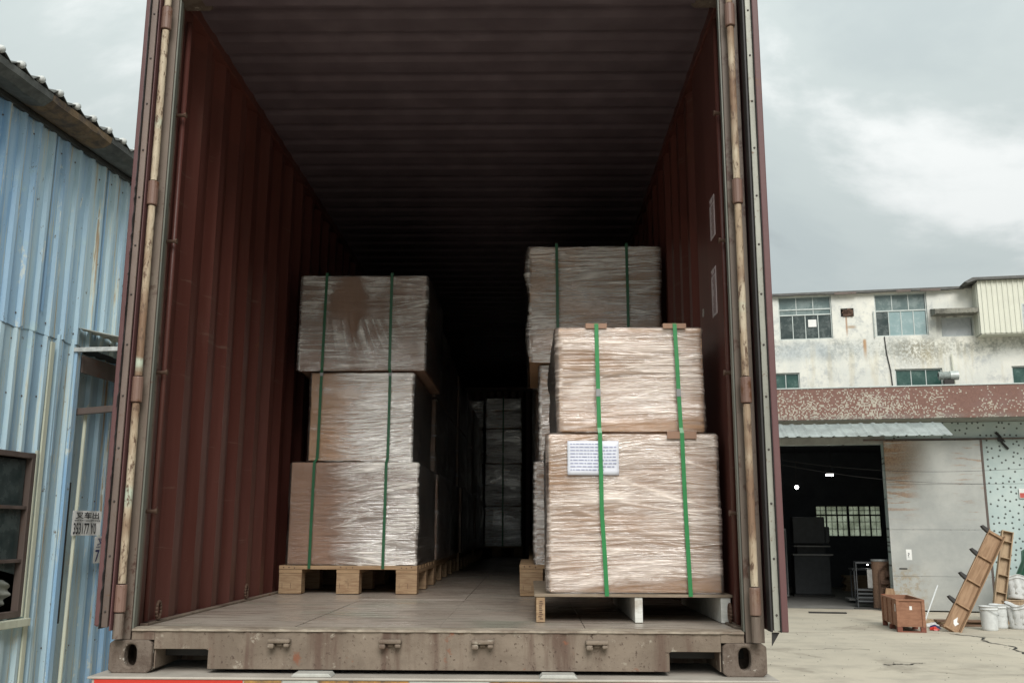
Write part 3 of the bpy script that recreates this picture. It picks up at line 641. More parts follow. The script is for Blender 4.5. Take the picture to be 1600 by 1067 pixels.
# labels on the right wall
for z0, z1, y in ((1.82, 2.01, .47), (1.466, 1.683, .49)):
    st = box('wall_sticker', M['sticker'], ct, W-.0460, W-.0437, y-.045, y+.060, z0, z1, label='long narrow printed sticker on the inner wall')
    mb = MB(); rr = random.Random(int(z0*100)); z = z0+.012
    while z < z1-.045:
        l = rr.uniform(.005, .009); a = rr.uniform(-.034, -.025); mb.box(W-.0464, W-.0462, y+a, y+a+rr.uniform(.04, .065), z, z+l*.5); z += l
    mb.box(W-.0464, W-.0462, y-.04, y+.06, z1-.03, z1-.025); mb.box(W-.0464, W-.0462, y-.04, y-.02, z1-.03, z1-.012); mb.box(W-.0464, W-.0462, y+.04, y+.06, z1-.03, z1-.012)
    mb.build('print', M['redgrey_ink'], st)
mb = MB()
for a in (-.5, .2, .9, 1.6): mb.box(W-.0445, W-.0432, -.005, .005, -.02, .02, Matrix.Translation((0, .79, 1.545)) @ Matrix.Rotation(a, 4, 'X'))
mb.build('chalk_mark', M['retro_w'], ct)
# roof
P = []; y = .10
while y < LEN-.12:
    P += [(y, 2.856), (y+.020, 2.856), (y+.060, 2.848), (y+.170, 2.848)]; y += .21
mb = MB(); n = len(P); vs = [(x, yy, z) for x in (.055, W-.055) for yy, z in P]; mb.add(vs, [(i, i+1, n+i+1, n+i) for i in range(n-1)])
mb.build('roof_panel', M['oxide_roof'], ct, solid=.002)
# header, end wall, sill
mb = MB(); mb.prism([(.012, 2.742), (.075, 2.742), (.10, 2.775), (.10, 2.866), (.012, 2.866)], .163, W-.163, axis='x'); mb.build('door_header', M['oxide_roof'], ct, 0.003)
mb = MB(); P = []; x = .06
while x < W-.15: P += [(x, LEN-.05), (x+.07, LEN-.05), (x+.12, LEN-.02), (x+.19, LEN-.02)]; x += .24
n = len(P); mb.add([(a, b, z) for z in (.157, 2.86) for a, b in P], [(i, i+1, n+i+1, n+i) for i in range(n-1)]); mb.build('end_wall', M['oxide'], ct, solid=.002)
box('end_header', M['oxide'], ct, .166, W-.166, LEN-.16, LEN-.0, 2.80, 2.894); box('end_sill', M['maroon'], ct, .166, W-.166, LEN-.10, LEN, .0, .17)
for a, b in ((.001, .10), (W-.10, W-.001)): box('end_post', M['oxide'], ct, a, b, LEN-.154, LEN-.001, .12, 2.775)
def sill():
    # face plate with fork pocket notches; the upper lip is battered
    rr = random.Random(5); top = []; N_ = 90
    for i in range(N_+1):
        x = .166+(W-.332)*i/N_; top.append((x, .1525+rr.uniform(-.003, .0015)))
    bot = [(W-.166, .118), (W-.172, .088)]+[(2.262, .088), (2.252, .086), (2.248, .02), (2.238, .016)][:0]
    out = [(W-.166, .119), (2.268, .119-.03), (2.258, .089), (2.252, .086)]
    bottom = [(W-.166, .080), (2.262, .080)]  # right end beside the casting
    outline = [(x, z) for x, z in top]
    outline += [(W-.166, .0865), (2.088, .0865), (2.079, .082), (2.079, .016), (.371, .016), (.371, .082), (.362, .0865), (.166, .0865)]
    mb = MB(); mb.prism(outline, .006, .016); return mb
for a, b in ((.0805, .1655), (W-.1655, W-.0805)): box('sill_end', M['sill'], ct, a, b, .006, .016, .1190, .1500)
sill().build('door_sill', M['sill'], ct, 0.0015)
mb = MB(); rr = random.Random(9); N_ = 110; vs = []; fs = []
for i in range(N_+1):
    x = .0805+(W-.161)*i/N_; e = rr.uniform(-.004, .003)
    vs += [(x, .0165, .150), (x, -.001+e, .1515), (x, .002+e*.5, .1585+rr.uniform(-.0015, .0015)), (x, .05, .1625), (x, .12, .158), (x, .12, .150)]
    if i:
        b = 6*i; fs += [(b-6+k, b-6+(k+1) % 6, b+(k+1) % 6, b+k) for k in range(6)]
mb.add(vs, fs+[(0, 1, 2, 3, 4, 5), tuple(6*N_+k for k in range(5, -1, -1))]).build('sill_lip', M['lip'], ct)
for a, b in ((.166, .371), (2.079, W-.166)):      # fork pocket lining
    mb = MB(); mb.box(a, b, .017, .30, .0875, .0925); mb.box(a, a+.004, .017, .3, .016, .087); mb.box(b-.004, b, .017, .3, .016, .087); mb.box(a, b, .30, .304, .01, .0925); mb.build('pocket_lining', M['sill'], ct)
box('sill_beam', M['dark'], ct, .38, 2.07, .02, .12, .02, .15)
for x in (.639, 1.051, 1.393, 1.814):
    mb = MB(); mb.box(x-.042, x+.042, -.030, .0055, .112, .128); mb.box(x-.040, x-.016, -.034, .0055, .094, .1115); mb.box(x+.018, x+.040, -.030, .0055, .098, .1115); mb.box(x-.012, x+.012, -.012, .0055, .100, .1115)
    mb.build('cam_keeper', M['sill'], ct, 0.006, seg=2)
# plywood floor panels
xs = [.078, .655, 1.215, 1.78, W-.078]; k = 0
for i in range(4):
    y = .1205; off = [0, .55, .2, .8][i]
    cuts = [.1205, 1.35+off*.6]
    while cuts[-1] < LEN-1.6: cuts.append(cuts[-1]+2.4)
    cuts.append(LEN-.06)
    for a, b in zip(cuts[:-1], cuts[1:]):
        dz = random.uniform(-.0015, .0015)
        box('floor_panel', M['floor'], ct, xs[i]+.0015, xs[i+1]-.0015, a+.0012, b-.0012, .127, .1545+dz, 0.0012)
box('underfloor', M['dark'], ct, .06, W-.06, .12, LEN-.06, .05, .126)
# doors folded back along the sides
def door(side):
    f = (lambda x: x) if side == 'l' else (lambda x: W-x)
    d = empty('container_door', (0, 0, 0), parent=ct); d['label'] = 'maroon steel container door folded back along the side of the container'
    def bx(name, mat, a, b, y0, y1, z0, z1, bev=0.002):
        p, q = sorted((f(a), f(b))); return box(name, mat, d, p, q, y0, y1, z0, z1, bev)
    z0, z1 = .165, 2.80
    if side == 'l': bx('edge_frame', M['maroon'], -.031, -.012, -.075, -.005, z0+.01, z1, .004); bx('edge_channel', M['maroon'], .0165, .0215, -.055, -.006, z0-.01, z1)
    else: bx('edge_frame', M['maroon'], -.066, -.040, -.075, -.005, z0, z1, .004); bx('edge_channel', M['rubber'], -.0125, -.004, -.060, -.006, z0, z1-.05)
    st = (-.0075, .0155) if side == 'l' else (-.0365, -.0145)
    m = M['strip_l'] if side == 'l' else M['strip_r']
    gs = bx('gasket_strip', m, st[0], st[1], -.068, -.058, z0+.004, z1-.02, .0015)
    xm = f(sum(st)/2)
    for k in range(13):
        z = z0+.06+k*.20
        mb = MB(); mb.lathe([(0.0, 0.004), (.003, .0035), (.0045, 0.0)], 10, M=Matrix.Translation((xm, -.0685, z)) @ Matrix.Rotation(R(90), 4, 'X')); mb.build('rivet', M['rivet'], gs)
    # ragged rubber gasket between strip and frame
    rr = random.Random(3 if side == 'l' else 8); vs = []; fs = []; N_ = 120; xa = f(-.0115) if side == 'l' else f(-.0395)
    for i in range(N_+1):
        z = z0+(z1-z0)*i/N_; rag = rr.uniform(-.004, .004)*(1 if side == 'l' and z < 1.9 else .25)
        e = (f(-.008) if side == 'l' else f(-.037)); vs += [(xa, -.02, z), (xa, -.078+rag*2, z), (e+rag*.4, -.080+rag*2, z), (e, -.02, z)]
        if i: b = 4*i; fs += [(b-4+k, b-4+k+1, b+k+1, b+k) for k in range(3)]
    MB().add(vs, fs).build('gasket', M['rubber'], d)
    if side == 'l':     # curled torn pieces of the edge sheet
        for z, l, w in ((1.30, .22, .010), (1.12, .12, .008), (.62, .18, .007), (1.55, .07, .008), (.9, .10, .006)):
            vs = []; fs = []
            for i in range(13):
                t = i/12; zz = z+l*t; o = math.sin(t*math.pi)*w*(1+.3*rr.uniform(-1, 1)); vs += [(-.012, -.076, zz), (-.0105+o*.4, -.080-o, zz)]
                if i: fs.append((2*i-2, 2*i-1, 2*i+1, 2*i))
            MB().add(vs, fs).build('torn_edge', M['maroon'], d, solid=.001)
    # leaf
    sx = (-.058, -.006) if side == 'l' else (-.064, -.008)
    n = 8; ys = [.03+1.1*i/n for i in range(n+1)]; P = []
    for i in range(n): a, b = ys[i], ys[i+1]; q = (b-a); P += [(sx[0]+.02, a), (sx[0]+.02, a+q*.3), (sx[1]-.008, a+q*.45), (sx[1]-.008, a+q*.85)]
    k = len(P); mb = MB(); mb.add([(f(x), y, z) for z in (z0+.1, z1-.1) for x, y in P], [(i, i+1, k+i+1, k+i) for i in range(k-1)]); mb.build('door_panel', M['maroon'], d, solid=.002)
    bx('door_rail', M['maroon'], sx[0], sx[1], .002, 1.16, z0, z0+.1); bx('door_rail', M['maroon'], sx[0], sx[1], .002, 1.16, z1-.1, z1)
    bx('door_stile', M['maroon'], sx[0], sx[1], -.0045, .05, z0+.1005, z1-.1005); bx('door_stile', M['maroon'], sx[0], sx[1], 1.11, 1.16, z0+.1005, z1-.1005)
    if side == 'r':
        mb = MB(); mb.prism([(f(-.038), z0-.002), (f(-.010), z0-.002), (f(-.008), z0-.05)], -.05, -.046); mb.build('hanging_rubber', M['rubber'], d)
    return d
door('l'); door('r')

# ------------------------------------------------------------------ cargo
rngN = np.random.RandomState(11)
TAB = rngN.rand(257, 257)
def vnoise(u, v, seed=0):
    u = u+seed*17.3; v = v+seed*9.1
    iu = np.floor(u).astype(int); iv = np.floor(v).astype(int); fu = u-iu; fv = v-iv
    fu = fu*fu*(3-2*fu); fv = fv*fv*(3-2*fv)
    g = lambda a, b: TAB[a % 257, b % 257]
    return (g(iu, iv)*(1-fu)+g(iu+1, iv)*fu)*(1-fv)+(g(iu, iv+1)*(1-fu)+g(iu+1, iv+1)*fu)*fv
def ridge(n, p=5): return (1-np.abs(2*n-1))**p
def wrapped(name, x0, x1, y0, y1, z0, z1, film, card, seed, label, cat='wrapped box', hi=False, group=None, drips=None, bulge=.006, lean=0.0, amp=1.0):
    """a carton and the creased stretch film round it"""
    cx, cy = (x0+x1)/2, (y0+y1)/2; w, d, h = (x1-x0)/2, (y1-y0)/2, z1-z0
    t = empty(name, (cx, cy, H+z0), 0, label, cat, group)
    t.rotation_euler = (0, 0, R(random.Random(seed).uniform(-.7, .7)))
    e = .010
    # box with slightly uneven faces
    box('carton', card, t, -w+e, w-e, -d+e, d-e, .002, h-.006, .006)
    rc = .03 if bulge > .03 else .022; per = []; nrm = []
    nf = 150 if hi else 60; ns = 40 if hi else 16
    def edge(a, b, nn, nx, ny):
        for i in range(nn): tt = i/nn; per.append((a[0]+(b[0]-a[0])*tt, a[1]+(b[1]-a[1])*tt)); nrm.append((nx, ny))
    def corner(c, a0):
        for i in range(5): a = a0+math.pi/2*i/5; per.append((c[0]+rc*math.cos(a), c[1]+rc*math.sin(a))); nrm.append((math.cos(a), math.sin(a)))
    edge((-w+rc, -d), (w-rc, -d), nf, 0, -1); corner((w-rc, -d+rc), -math.pi/2); edge((w, -d+rc), (w, d-rc), ns, 1, 0); corner((w-rc, d-rc), 0)
    edge((w-rc, d), (-w+rc, d), 14, 0, 1); corner((-w+rc, d-rc), math.pi/2); edge((-w, d-rc), (-w, -d+rc), ns, -1, 0); corner((-w+rc, -d+rc), math.pi)
    per = np.array(per); nrm = np.array(nrm); K = len(per)
    seg = np.r_[0, np.cumsum(np.hypot(*(np.roll(per, -1, 0)-per)[:-1].T))]
    nz = 300 if hi else 60
    zz = np.r_[np.linspace(0, h-.012, nz), h-.004, h]; inset = np.r_[np.zeros(nz), .006, .016]
    U, Z = np.meshgrid(seg, zz)
    warp = (vnoise(U*1.6, Z*2.5, seed)-.5)*.05
    fold = np.zeros_like(U)
    for k, (fr, ti, p, am) in enumerate([(50, .02, 7, 1), (36, -.06, 9, .9), (90, .01, 5, .7), (22, .12, 14, .95), (75, -.03, 6, .8), (18, -.17, 18, .9)]):
        vv = Z+U*ti+warp*(1+.4*k); env = vnoise(U*3+k, Z*5, seed+k*3+1)
        fold = np.maximum(fold, am*ridge(vnoise(U*.8+k*7, vv*fr, seed+k), p)*(.35+.9*env))
    if drips:
        x_, zc, wd = drips; near = np.exp(-((U-x_)/wd)**2)*np.exp(-((Z-zc)/.17)**2)
        fan = ridge(vnoise((U+(Z-zc)*(U-x_)*.7+(Z-zc)*.3)*42, Z*1.2, seed+9), 4)
        fold = fold*(1-near)+near*fan*1.3*(Z < zc+.02)
    fold = np.clip(fold, 0, 1)
    disp = .0038*fold*amp+(vnoise(U*3.3, Z*5, seed+5)-.5)*bulge+(vnoise(U*9, Z*14, seed+6)-.5)*.004
    disp = np.maximum(disp, -.0055); disp[-1] *= 0; disp[-2] *= .3
    X = per[None, :, 0]+nrm[None, :, 0]*(disp-inset[:, None]); Y = per[None, :, 1]+nrm[None, :, 1]*(disp-inset[:, None])
    X = X+lean*(Z/h); m = len(zz)
    Zo = Z.copy(); Zo[0] += (vnoise(U[0]*9, Z[0], seed)-.5)*.012
    vs = np.stack([X.ravel(), Y.ravel(), Zo.ravel()], 1)
    idx = np.arange(m*K).reshape(m, K); a = idx[:-1]; b = idx[1:]
    fs = np.stack([a, np.roll(a, -1, 1), np.roll(b, -1, 1), b], -1).reshape(-1, 4)
    top = len(vs); vs = np.vstack([vs, [[0, 0, h+.001]]]); ftop = [(int(idx[-1, i]), int(idx[-1, (i+1) % K]), top) for i in range(K)]
    me = bpy.data.meshes.new('stretch_film'); me.from_pydata(vs.tolist(), [], fs.tolist()+ftop); me.update()
    at = me.attributes.new('fold', 'FLOAT_VECTOR', 'POINT'); fv = np.zeros((len(vs), 3)); fv[:m*K, 0] = fold.ravel(); fv[-1, 0] = .3; at.data.foreach_set('vector', fv.ravel())
    link('stretch_film', me, film, t, smooth=True)
    return t
def block_pallet(x0, x1, y0, y1, z0, z1, label, bottom=False):
    t = empty('wooden_pallet', (x0, y0, H+z0), 0, label, 'pallet', 'wooden pallets under the boxes'); w, d, h = x1-x0, y1-y0, z1-z0
    bw = [(0, .135), (w/2-.068, w/2+.067), (w-.125, w)]; bd = [(0, .10), (d/2-.05, d/2+.05), (d-.10, d)]
    for a, b in bw:
        for c, e in bd: box('block', M['ply_edge'], t, a+.001, b-.001, c+.002, e-.002, (0.018 if bottom else 0), h-.0445, .002)
        if bottom: box('bottom_board', M['pallet'], t, a+.003, b-.003, 0, d, 0, .0175, .001)
        box('stringer_board', M['pallet'], t, a, b, 0, d, h-.044, h-.0225, .001)
    if 'three high' in label or 'low white' in label:
        mb = MB(); rr = random.Random(3)
        for a, b in bw:
            for q in range(3): mb.lathe([(0, .002), (.0035, .0015), (.004, 0)], 6, M=Matrix.Translation((a+.03+q*.03+rr.uniform(-.005, .005), -.0045, h-.011+rr.uniform(-.004, .004))) @ Matrix.Rotation(R(90), 4, 'X'))
            for q in range(2): mb.box(a+.02+q*.05, a+.022+q*.05, .0012, .003, .03, .06)
        mb.build('nail_heads', M['rustbolt'], t)
    n = 7; bwid = d/n*.78
    for i in range(n): y = (d-bwid)*i/(n-1); box('deck_board', M['pallet'], t, 0, w, y+(-.004 if i == 0 else 0), y+bwid, h-.022, h, .0015)
    return t
fl = .1575
# near pallet on the right with white stringers
t = empty('wooden_pallet', (1.593, .36, H+fl), 0, 'low pallet with white painted stringer ends under the front right boxes', 'pallet', 'wooden pallets under the boxes')
for a, b, m in ((0, .036, 'ply_edge'), (.402, .434, 'white_wood'), (.752, .792, 'white_wood')):
    s = box('stringer', M[m], t, a, b, 0, 1.05, 0, .100, .002, label='raw wood stringer with stencil marks' if m == 'ply_edge' else None)
mb = MB(); rr = random.Random(2)
for k in range(9): mb.box(.008+rr.uniform(0, .006), .022+rr.uniform(0, .006), -.0012, .0005, .012+k*.0085, .016+k*.0085)
mb.build('stencil_print', M['rustbolt'], t)
mb = MB(); mb.box(-.008, .80, -.006, 1.05, .1005, .1125); mb.build('deck_sheet', M['deckply'], t, .002)
wrapped('wrapped_box', 1.640, 2.368, .365, 1.38, .272, .930, M['film_near'], M['card'], 21, 'large film wrapped box with a white paper label, lower box of front right stack', hi=True, group='film wrapped boxes on pallets')
wrapped('wrapped_box', 1.678, 2.318, .375, 1.33, .934, 1.392, M['film_near'], M['card'], 37, 'cloudy film wrapped box on top of the front right stack', hi=True, group='film wrapped boxes on pallets', bulge=.034, amp=1.5)
# second stack on the right
block_pallet(1.508, 2.365, 1.95, 3.05, fl, .332, 'wooden block pallet just behind the low white ended pallet, half hidden', True)
wrapped('wrapped_box', 1.590, 2.36, 1.96, 3.0, .335, .925, M['film_front'], M['card'], 41, 'bottom box of the tallest stack, behind the box with the paper label', group='film wrapped boxes on pallets')
wrapped('wrapped_box', 1.625, 2.33, 1.97, 3.0, .929, 1.50, M['film_front'], M['card'], 43, 'middle box of the tall stack behind the front right boxes', group='film wrapped boxes on pallets')
wrapped('wrapped_box', 1.556, 2.362, 1.93, 3.02, 1.504, 2.225, M['film_front'], M['card'], 47, 'topmost film wrapped box standing highest on the right, behind the front right boxes', hi=True, group='film wrapped boxes on pallets', bulge=.036, amp=1.8, lean=-.008)
# front left stack
block_pallet(.094, .907, 2.07, 3.17, fl, .318, 'pale wooden block pallet under the three high stack at the left wall')
wrapped('wrapped_box', .124, .905, 2.075, 3.12, .321, .926, M['film_left_low'], M['card_r'], 53, 'brown box half covered in clear film at the bottom of the left stack', hi=True, group='film wrapped boxes on pallets', bulge=.008)
wrapped('wrapped_box', .222, .866, 2.09, 3.10, .930, 1.473, M['film_left_mid'], M['card'], 59, 'silvery film wrapped middle box of the left stack, narrower than its neighbours', hi=True, group='film wrapped boxes on pallets')
wrapped('wrapped_box', .140, .934, 2.065, 3.12, 1.477, 2.080, M['film_top'], M['card_r'], 61, 'top box of the left stack with film bunched in folds hanging down its front', hi=True, group='film wrapped boxes on pallets', drips=(.36, .30, .16), amp=1.5, bulge=.014)
# dark stacks deeper inside
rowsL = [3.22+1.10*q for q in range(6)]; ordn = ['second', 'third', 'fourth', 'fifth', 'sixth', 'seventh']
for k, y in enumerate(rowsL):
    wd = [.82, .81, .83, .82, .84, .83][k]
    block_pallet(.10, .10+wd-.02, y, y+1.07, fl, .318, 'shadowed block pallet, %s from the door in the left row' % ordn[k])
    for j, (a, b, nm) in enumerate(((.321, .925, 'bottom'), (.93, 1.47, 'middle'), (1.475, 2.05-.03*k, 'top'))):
        wrapped('wrapped_box', .13, .10+wd-(.03 if j else 0), y+.02, y+1.06, a, b, M['film_deep_shade'], M['card_r'], 100+k*3+j, '%s box of the shadowed left row stack, %s from the door' % (nm, ordn[k]), group='film wrapped boxes on pallets')
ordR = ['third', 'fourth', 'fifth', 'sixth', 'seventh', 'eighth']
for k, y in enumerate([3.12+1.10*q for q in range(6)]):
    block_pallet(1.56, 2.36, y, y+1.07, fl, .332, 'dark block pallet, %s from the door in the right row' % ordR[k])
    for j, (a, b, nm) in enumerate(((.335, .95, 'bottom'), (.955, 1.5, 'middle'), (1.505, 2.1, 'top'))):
        wrapped('wrapped_box', 1.60, 2.36, y+.02, y+1.06, a, b, M['film_deep_shade'], M['card_r'], 150+k*3+j, '%s box of the dark right row, %s from the door' % (nm, ordR[k]), group='film wrapped boxes on pallets')
# far end stack
block_pallet(.70, 1.46, 10.6, 11.6, fl, .30, 'pallet at the far dark end of the aisle')
for j, (a, b, nm) in enumerate(((.303, .88, 'lowest'), (.884, 1.50, 'second'), (1.504, 2.02, 'third'), (2.024, 2.48, 'topmost'))):
    wrapped('wrapped_box', .90 if j < 4 else .7, 1.455, 10.62, 11.58, a, b, M['film_far'], M['card'], 200+j, '%s box of the glinting stack at the far end of the aisle' % nm, amp=.5, bulge=.003, group='film wrapped boxes on pallets')
    wrapped('wrapped_box', .45, .88, 10.68, 11.58, a, b-.03, M['film_far2'], M['card_r'], 210+j, '%s box of the dim stack left of the glinting one at the far end' % nm, group='film wrapped boxes on pallets')

def strap(pts, label, hw=.0085, x_axis=(1, 0, 0)):
    o = MB().ribbon(pts, Vector(x_axis)*hw, .0016).build('green_strap', M['strap' if 'bright' in label else 'strap_shade'], None, label=label)
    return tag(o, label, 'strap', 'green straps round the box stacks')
def strap_stack(prof, yback, zb, label, hw=.0085, prot=None):
    """prof: (x, y, z) along the front from bottom to top"""
    P = [Vector((x, y, z+H)) for x, y, z in prof]; top = P[-1]
    P.append(Vector((top.x, top.y+.012, top.z+.006))); P.append(Vector((top.x, yback, top.z+.006))); P.append(Vector((top.x, yback+.01, zb+H)))
    Q = []
    for a, b in zip(P[:-1], P[1:]):
        n = max(1, int((b-a).length/.12)); Q += [a.lerp(b, k/n) for k in range(n)]
    Q.append(P[-1]); rr = random.Random(int(top.x*1000))
    Q = [q+Vector((rr.uniform(-.0006, .0006), rr.uniform(-.0012, 0), 0)) for q in Q]
    o = strap(Q, label, hw); q = Q[max(2, len(Q)//4)]
    MB().box(q.x-hw*1.15, q.x+hw*1.15, q.y-.0035, q.y+.0015, q.z-.016, q.z+.016).build('strap_seal', M['grey'], o, .001); return o
yF = .365-.0165
s1 = strap_stack([(1.882, yF, .262), (1.866, yF, .60), (1.862, yF, .928), (1.860, yF+.008, .95), (1.853, yF+.008, 1.397)], 1.39, .27, 'bright green strap over the paper label side, left strap of the front right stack')
s2 = strap_stack([(2.222, yF, .262), (2.212, yF, .60), (2.206, yF, .928), (2.204, yF+.008, .95), (2.190, yF+.008, 1.397)], 1.39, .27, 'bright green strap nearer the container wall, right strap of the front right stack')
def protector(x, y, z, parent, hw=.046, drop=.018):
    o = MB(); o.box(x-hw, x+hw, y+.0035, y+.0065, H+z-drop, H+z+.004); o.box(x-hw, x+hw, y+.0065, y+.05, H+z+.001, H+z+.004); return o.build('edge_protector', M['card_r'], parent, .001)
protector(1.853, yF+.0075, 1.397, s1); protector(2.190, yF+.0075, 1.397, s2, .05); protector(2.206, yF-.001, .930, s2, .062, .026)
yL = 2.065-.012
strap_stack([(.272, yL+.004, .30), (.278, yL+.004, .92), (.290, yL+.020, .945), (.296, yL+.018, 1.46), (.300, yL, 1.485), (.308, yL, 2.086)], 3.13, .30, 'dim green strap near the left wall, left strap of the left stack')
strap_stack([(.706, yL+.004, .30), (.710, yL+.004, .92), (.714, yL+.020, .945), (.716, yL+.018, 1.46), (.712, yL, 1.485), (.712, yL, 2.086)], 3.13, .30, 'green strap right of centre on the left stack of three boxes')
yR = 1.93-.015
strap_stack([(1.745, yR+.03, .32), (1.742, yR+.03, 1.49), (1.735, yR, 1.52), (1.729, yR, 2.232)], 3.04, .32, 'shaded green strap at the left of the tallest stack behind the front right boxes')
strap_stack([(2.16, yR+.03, .32), (2.16, yR+.03, 1.49), (2.155, yR, 1.52), (2.152, yR, 2.232)], 3.04, .32, 'shaded green strap at the right of the tallest stack behind the front right boxes')
strap_stack([(1.17, 10.60, .30), (1.17, 10.60, 2.49)], 11.6, .3, 'shaded strap on the far end stack in the aisle', .012)
# paper label on the front box
lab = empty('paper_label', (1.725, yF+.0062, H+.752), 0, 'white printed paper label on the lower front right box', 'label')
mb = MB(); n = 12; vs = []; fs = []
for i in range(n+1):
    for j in range(9):
        x = .215*i/n; z = .142*j/8; vs.append((x, (vnoise(np.array(x*18), np.array(z*18), 4)-.5)*.003, z))
        if i and j: b = i*9+j; fs.append((b-10, b-1, b, b-9))
MB().add(vs, fs).build('paper', M['paper'], lab, smooth=True, solid=.0006)
mb = MB(); rr = random.Random(4); z = .128
for r_ in range(9):
    x = .012
    while x < .2-(.09 if r_ in (0, 8) else .01)*rr.random():
        l = rr.uniform(.006, .022); mb.box(x, min(x+l, .205), -.0031, -.0028, z, z+.0032); x += l+.004
    z -= .0135
mb.build('print', M['ink'], lab)

# ------------------------------------------------------------------ blue shed on the left
SH_AZ = R(6.37)
shed = empty('blue_shed', (-2.849, 3.616, 0), -SH_AZ, 'weathered light blue corrugated metal shed left of the container', 'shed')
# local: y runs along the wall away from the camera, x towards the container
def sheet(y0, y1, z0, z1, mat, dx=0, z1b=None, jag=None, name='wall_sheet'):
    ribs = 4; p = (y1-y0)/ribs; prof = []
    for k in range(ribs):
        a = y0+p*k; prof += [(0, a), (0, a+p*.55), (.034, a+p*.62), (.034, a+p*.80), (0, a+p*.87)]
    prof.append((0, y1+.015)); n = len(prof); mb = MB(); rows = [z0, z0+(z1-z0)*.33, z0+(z1-z0)*.66, z1]
    rr = random.Random(int((y0+z0)*100)); vs = []
    for j, z in enumerate(rows):
        for x, y in prof:
            zz = z
            if j == 3 and z1b is not None: zz = z1+(z1b-z1)*(y-y0)/(y1-y0)
            vs.append((x+dx+(rr.uniform(-.004, .004) if j in (0, 3) else rr.uniform(-.0025, .0025)), y, zz+(rr.uniform(-.012, .012) if j == 0 else 0)))
    fs = [(j*n+i, j*n+i+1, (j+1)*n+i+1, (j+1)*n+i) for j in range(3) for i in range(n-1)]
    return mb.add(vs, fs).build(name, mat, shed, solid=.0012)
mats = ['blue', 'blue2', 'blue3', 'blue', 'blue2']
PW = .845; y = 1.47-.845*9; k = 0; ZS = 3.29
WY0, WY1, WZ0, WZ1 = -1.15, .96, .90, 2.26
while y < 12:
    sheet(y, y+PW, ZS+random.uniform(-.02, .02), 5.33, M[mats[k % 5]], dx=.012+(k % 2)*.003)
    zt = ZS+.06
    lo = .0
    if y+PW > WY0+.05 and y < WY1-.1:
        sheet(y, y+PW, WZ1, zt, M[mats[(k+2) % 5]], dx=(k % 2)*.003); sheet(y, y+PW, lo, WZ0, M[mats[(k+1) % 5]], dx=(k % 2)*.003)
        if y+PW > WY1+.1:
            q = MB(); q.add([(0, WY1-.01, 0), (0, WY1+.17, 0), (.034, WY1+.19, 0), (.034, WY1+.235, 0), (0, WY1+.26, 0), (0, WY1+.40, 0), (.034, WY1+.42, 0), (.034, WY1+.465, 0), (0, WY1+.48, 0), (0, y+PW+.01, 0)]+[(0, WY1-.01, zt), (0, WY1+.17, zt), (.034, WY1+.19, zt), (.034, WY1+.235, zt), (0, WY1+.26, zt), (0, WY1+.40, zt), (.034, WY1+.42, zt), (.034, WY1+.465, zt), (0, WY1+.48, zt), (0, y+PW+.01, zt)], [(i, i+1, i+11, i+10) for i in range(9)])
            q.build('wall_sheet', M['blue2'], shed, solid=.0012)
    elif 1.4 < y < 3.8: sheet(y, y+PW, lo, 3.31, M[mats[(k+2) % 5]], dx=-.20+(k % 2)*.003)
    else: sheet(y, y+PW, lo, zt, M[mats[(k+2) % 5]], dx=(k % 2)*.003)
    y += PW; k += 1
# screws in rows
mb = MB(); rr = random.Random(6)
for z in (5.0, 3.42, 3.2, 2.75, 1.9, .6):
    y = -2
    while y < 4:
        if not (WZ0 < z < WZ1 and WY0 < y < WY1+.1): mb.lathe([(0, .005), (.006, .004), (.009, 0)], 6, M=Matrix.Translation((.018 if z > 3.3 else .004, y+rr.uniform(-.01, .01), z+rr.uniform(-.02, .02))) @ Matrix.Rotation(R(90), 4, 'Y'))
        y += .21*rr.choice((1, 2, 2))
o = mb.build('roofing_screw', M['rustbolt'], shed); o['kind'] = 'stuff'
# rust coloured runs and dark blue overlap strips are shaped flashings
for y, z0, z1, m in ((-.02+.86, 3.5, 5.3, 'blue3'), (1.70, 3.4, 5.3, 'blue3')): box('lap_strip', M[m], shed, .030, .0315, y, y+.028, z0, z1)
box('cover_strip', M['cream_trim'], shed, .028, .046, 1.02, 1.075, 0, 3.26, .003)
# window with four rows of panes
wn = empty('window', (0, 0, 0), parent=shed)
mb = MB()
for y0, y1, z0, z1 in ((WY0, WY1, WZ1-.045, WZ1), (WY0, WY1, WZ0, WZ0+.05), (WY1-.05, WY1, WZ0+.05, WZ1-.045), (WY0, WY0+.05, WZ0+.05, WZ1-.045)): mb.box(-.02, .045, y0, y1, z0, z1)
mb.build('frame', M['rustframe'], wn, .003)
for yv in (-.10, -.63): box('mullion', M['rustframe'], wn, -.012, .030, yv-.02, yv+.02, WZ0+.05, WZ1-.045, .002)
zr = [WZ0+.05, 1.36, 1.80, WZ1-.045]
for z in zr[1:-1]: box('glazing_bar', M['rustframe'], wn, -.012, .035, WY0+.05, WY1-.05, z-.014, z+.014, .002)
ysp = [WY0+.05, -.65, -.08, WY1-.05]; ysp = [WY0+.05, -.63, -.10, WY1-.05]
for i in range(3):
    for j in range(3):
        if (i, j) == (2, 0): continue
        box('pane', M['glass'], wn, -.004, .001, ysp[i]+.021, ysp[i+1]-.021, zr[j]+.015, zr[j+1]-.015)
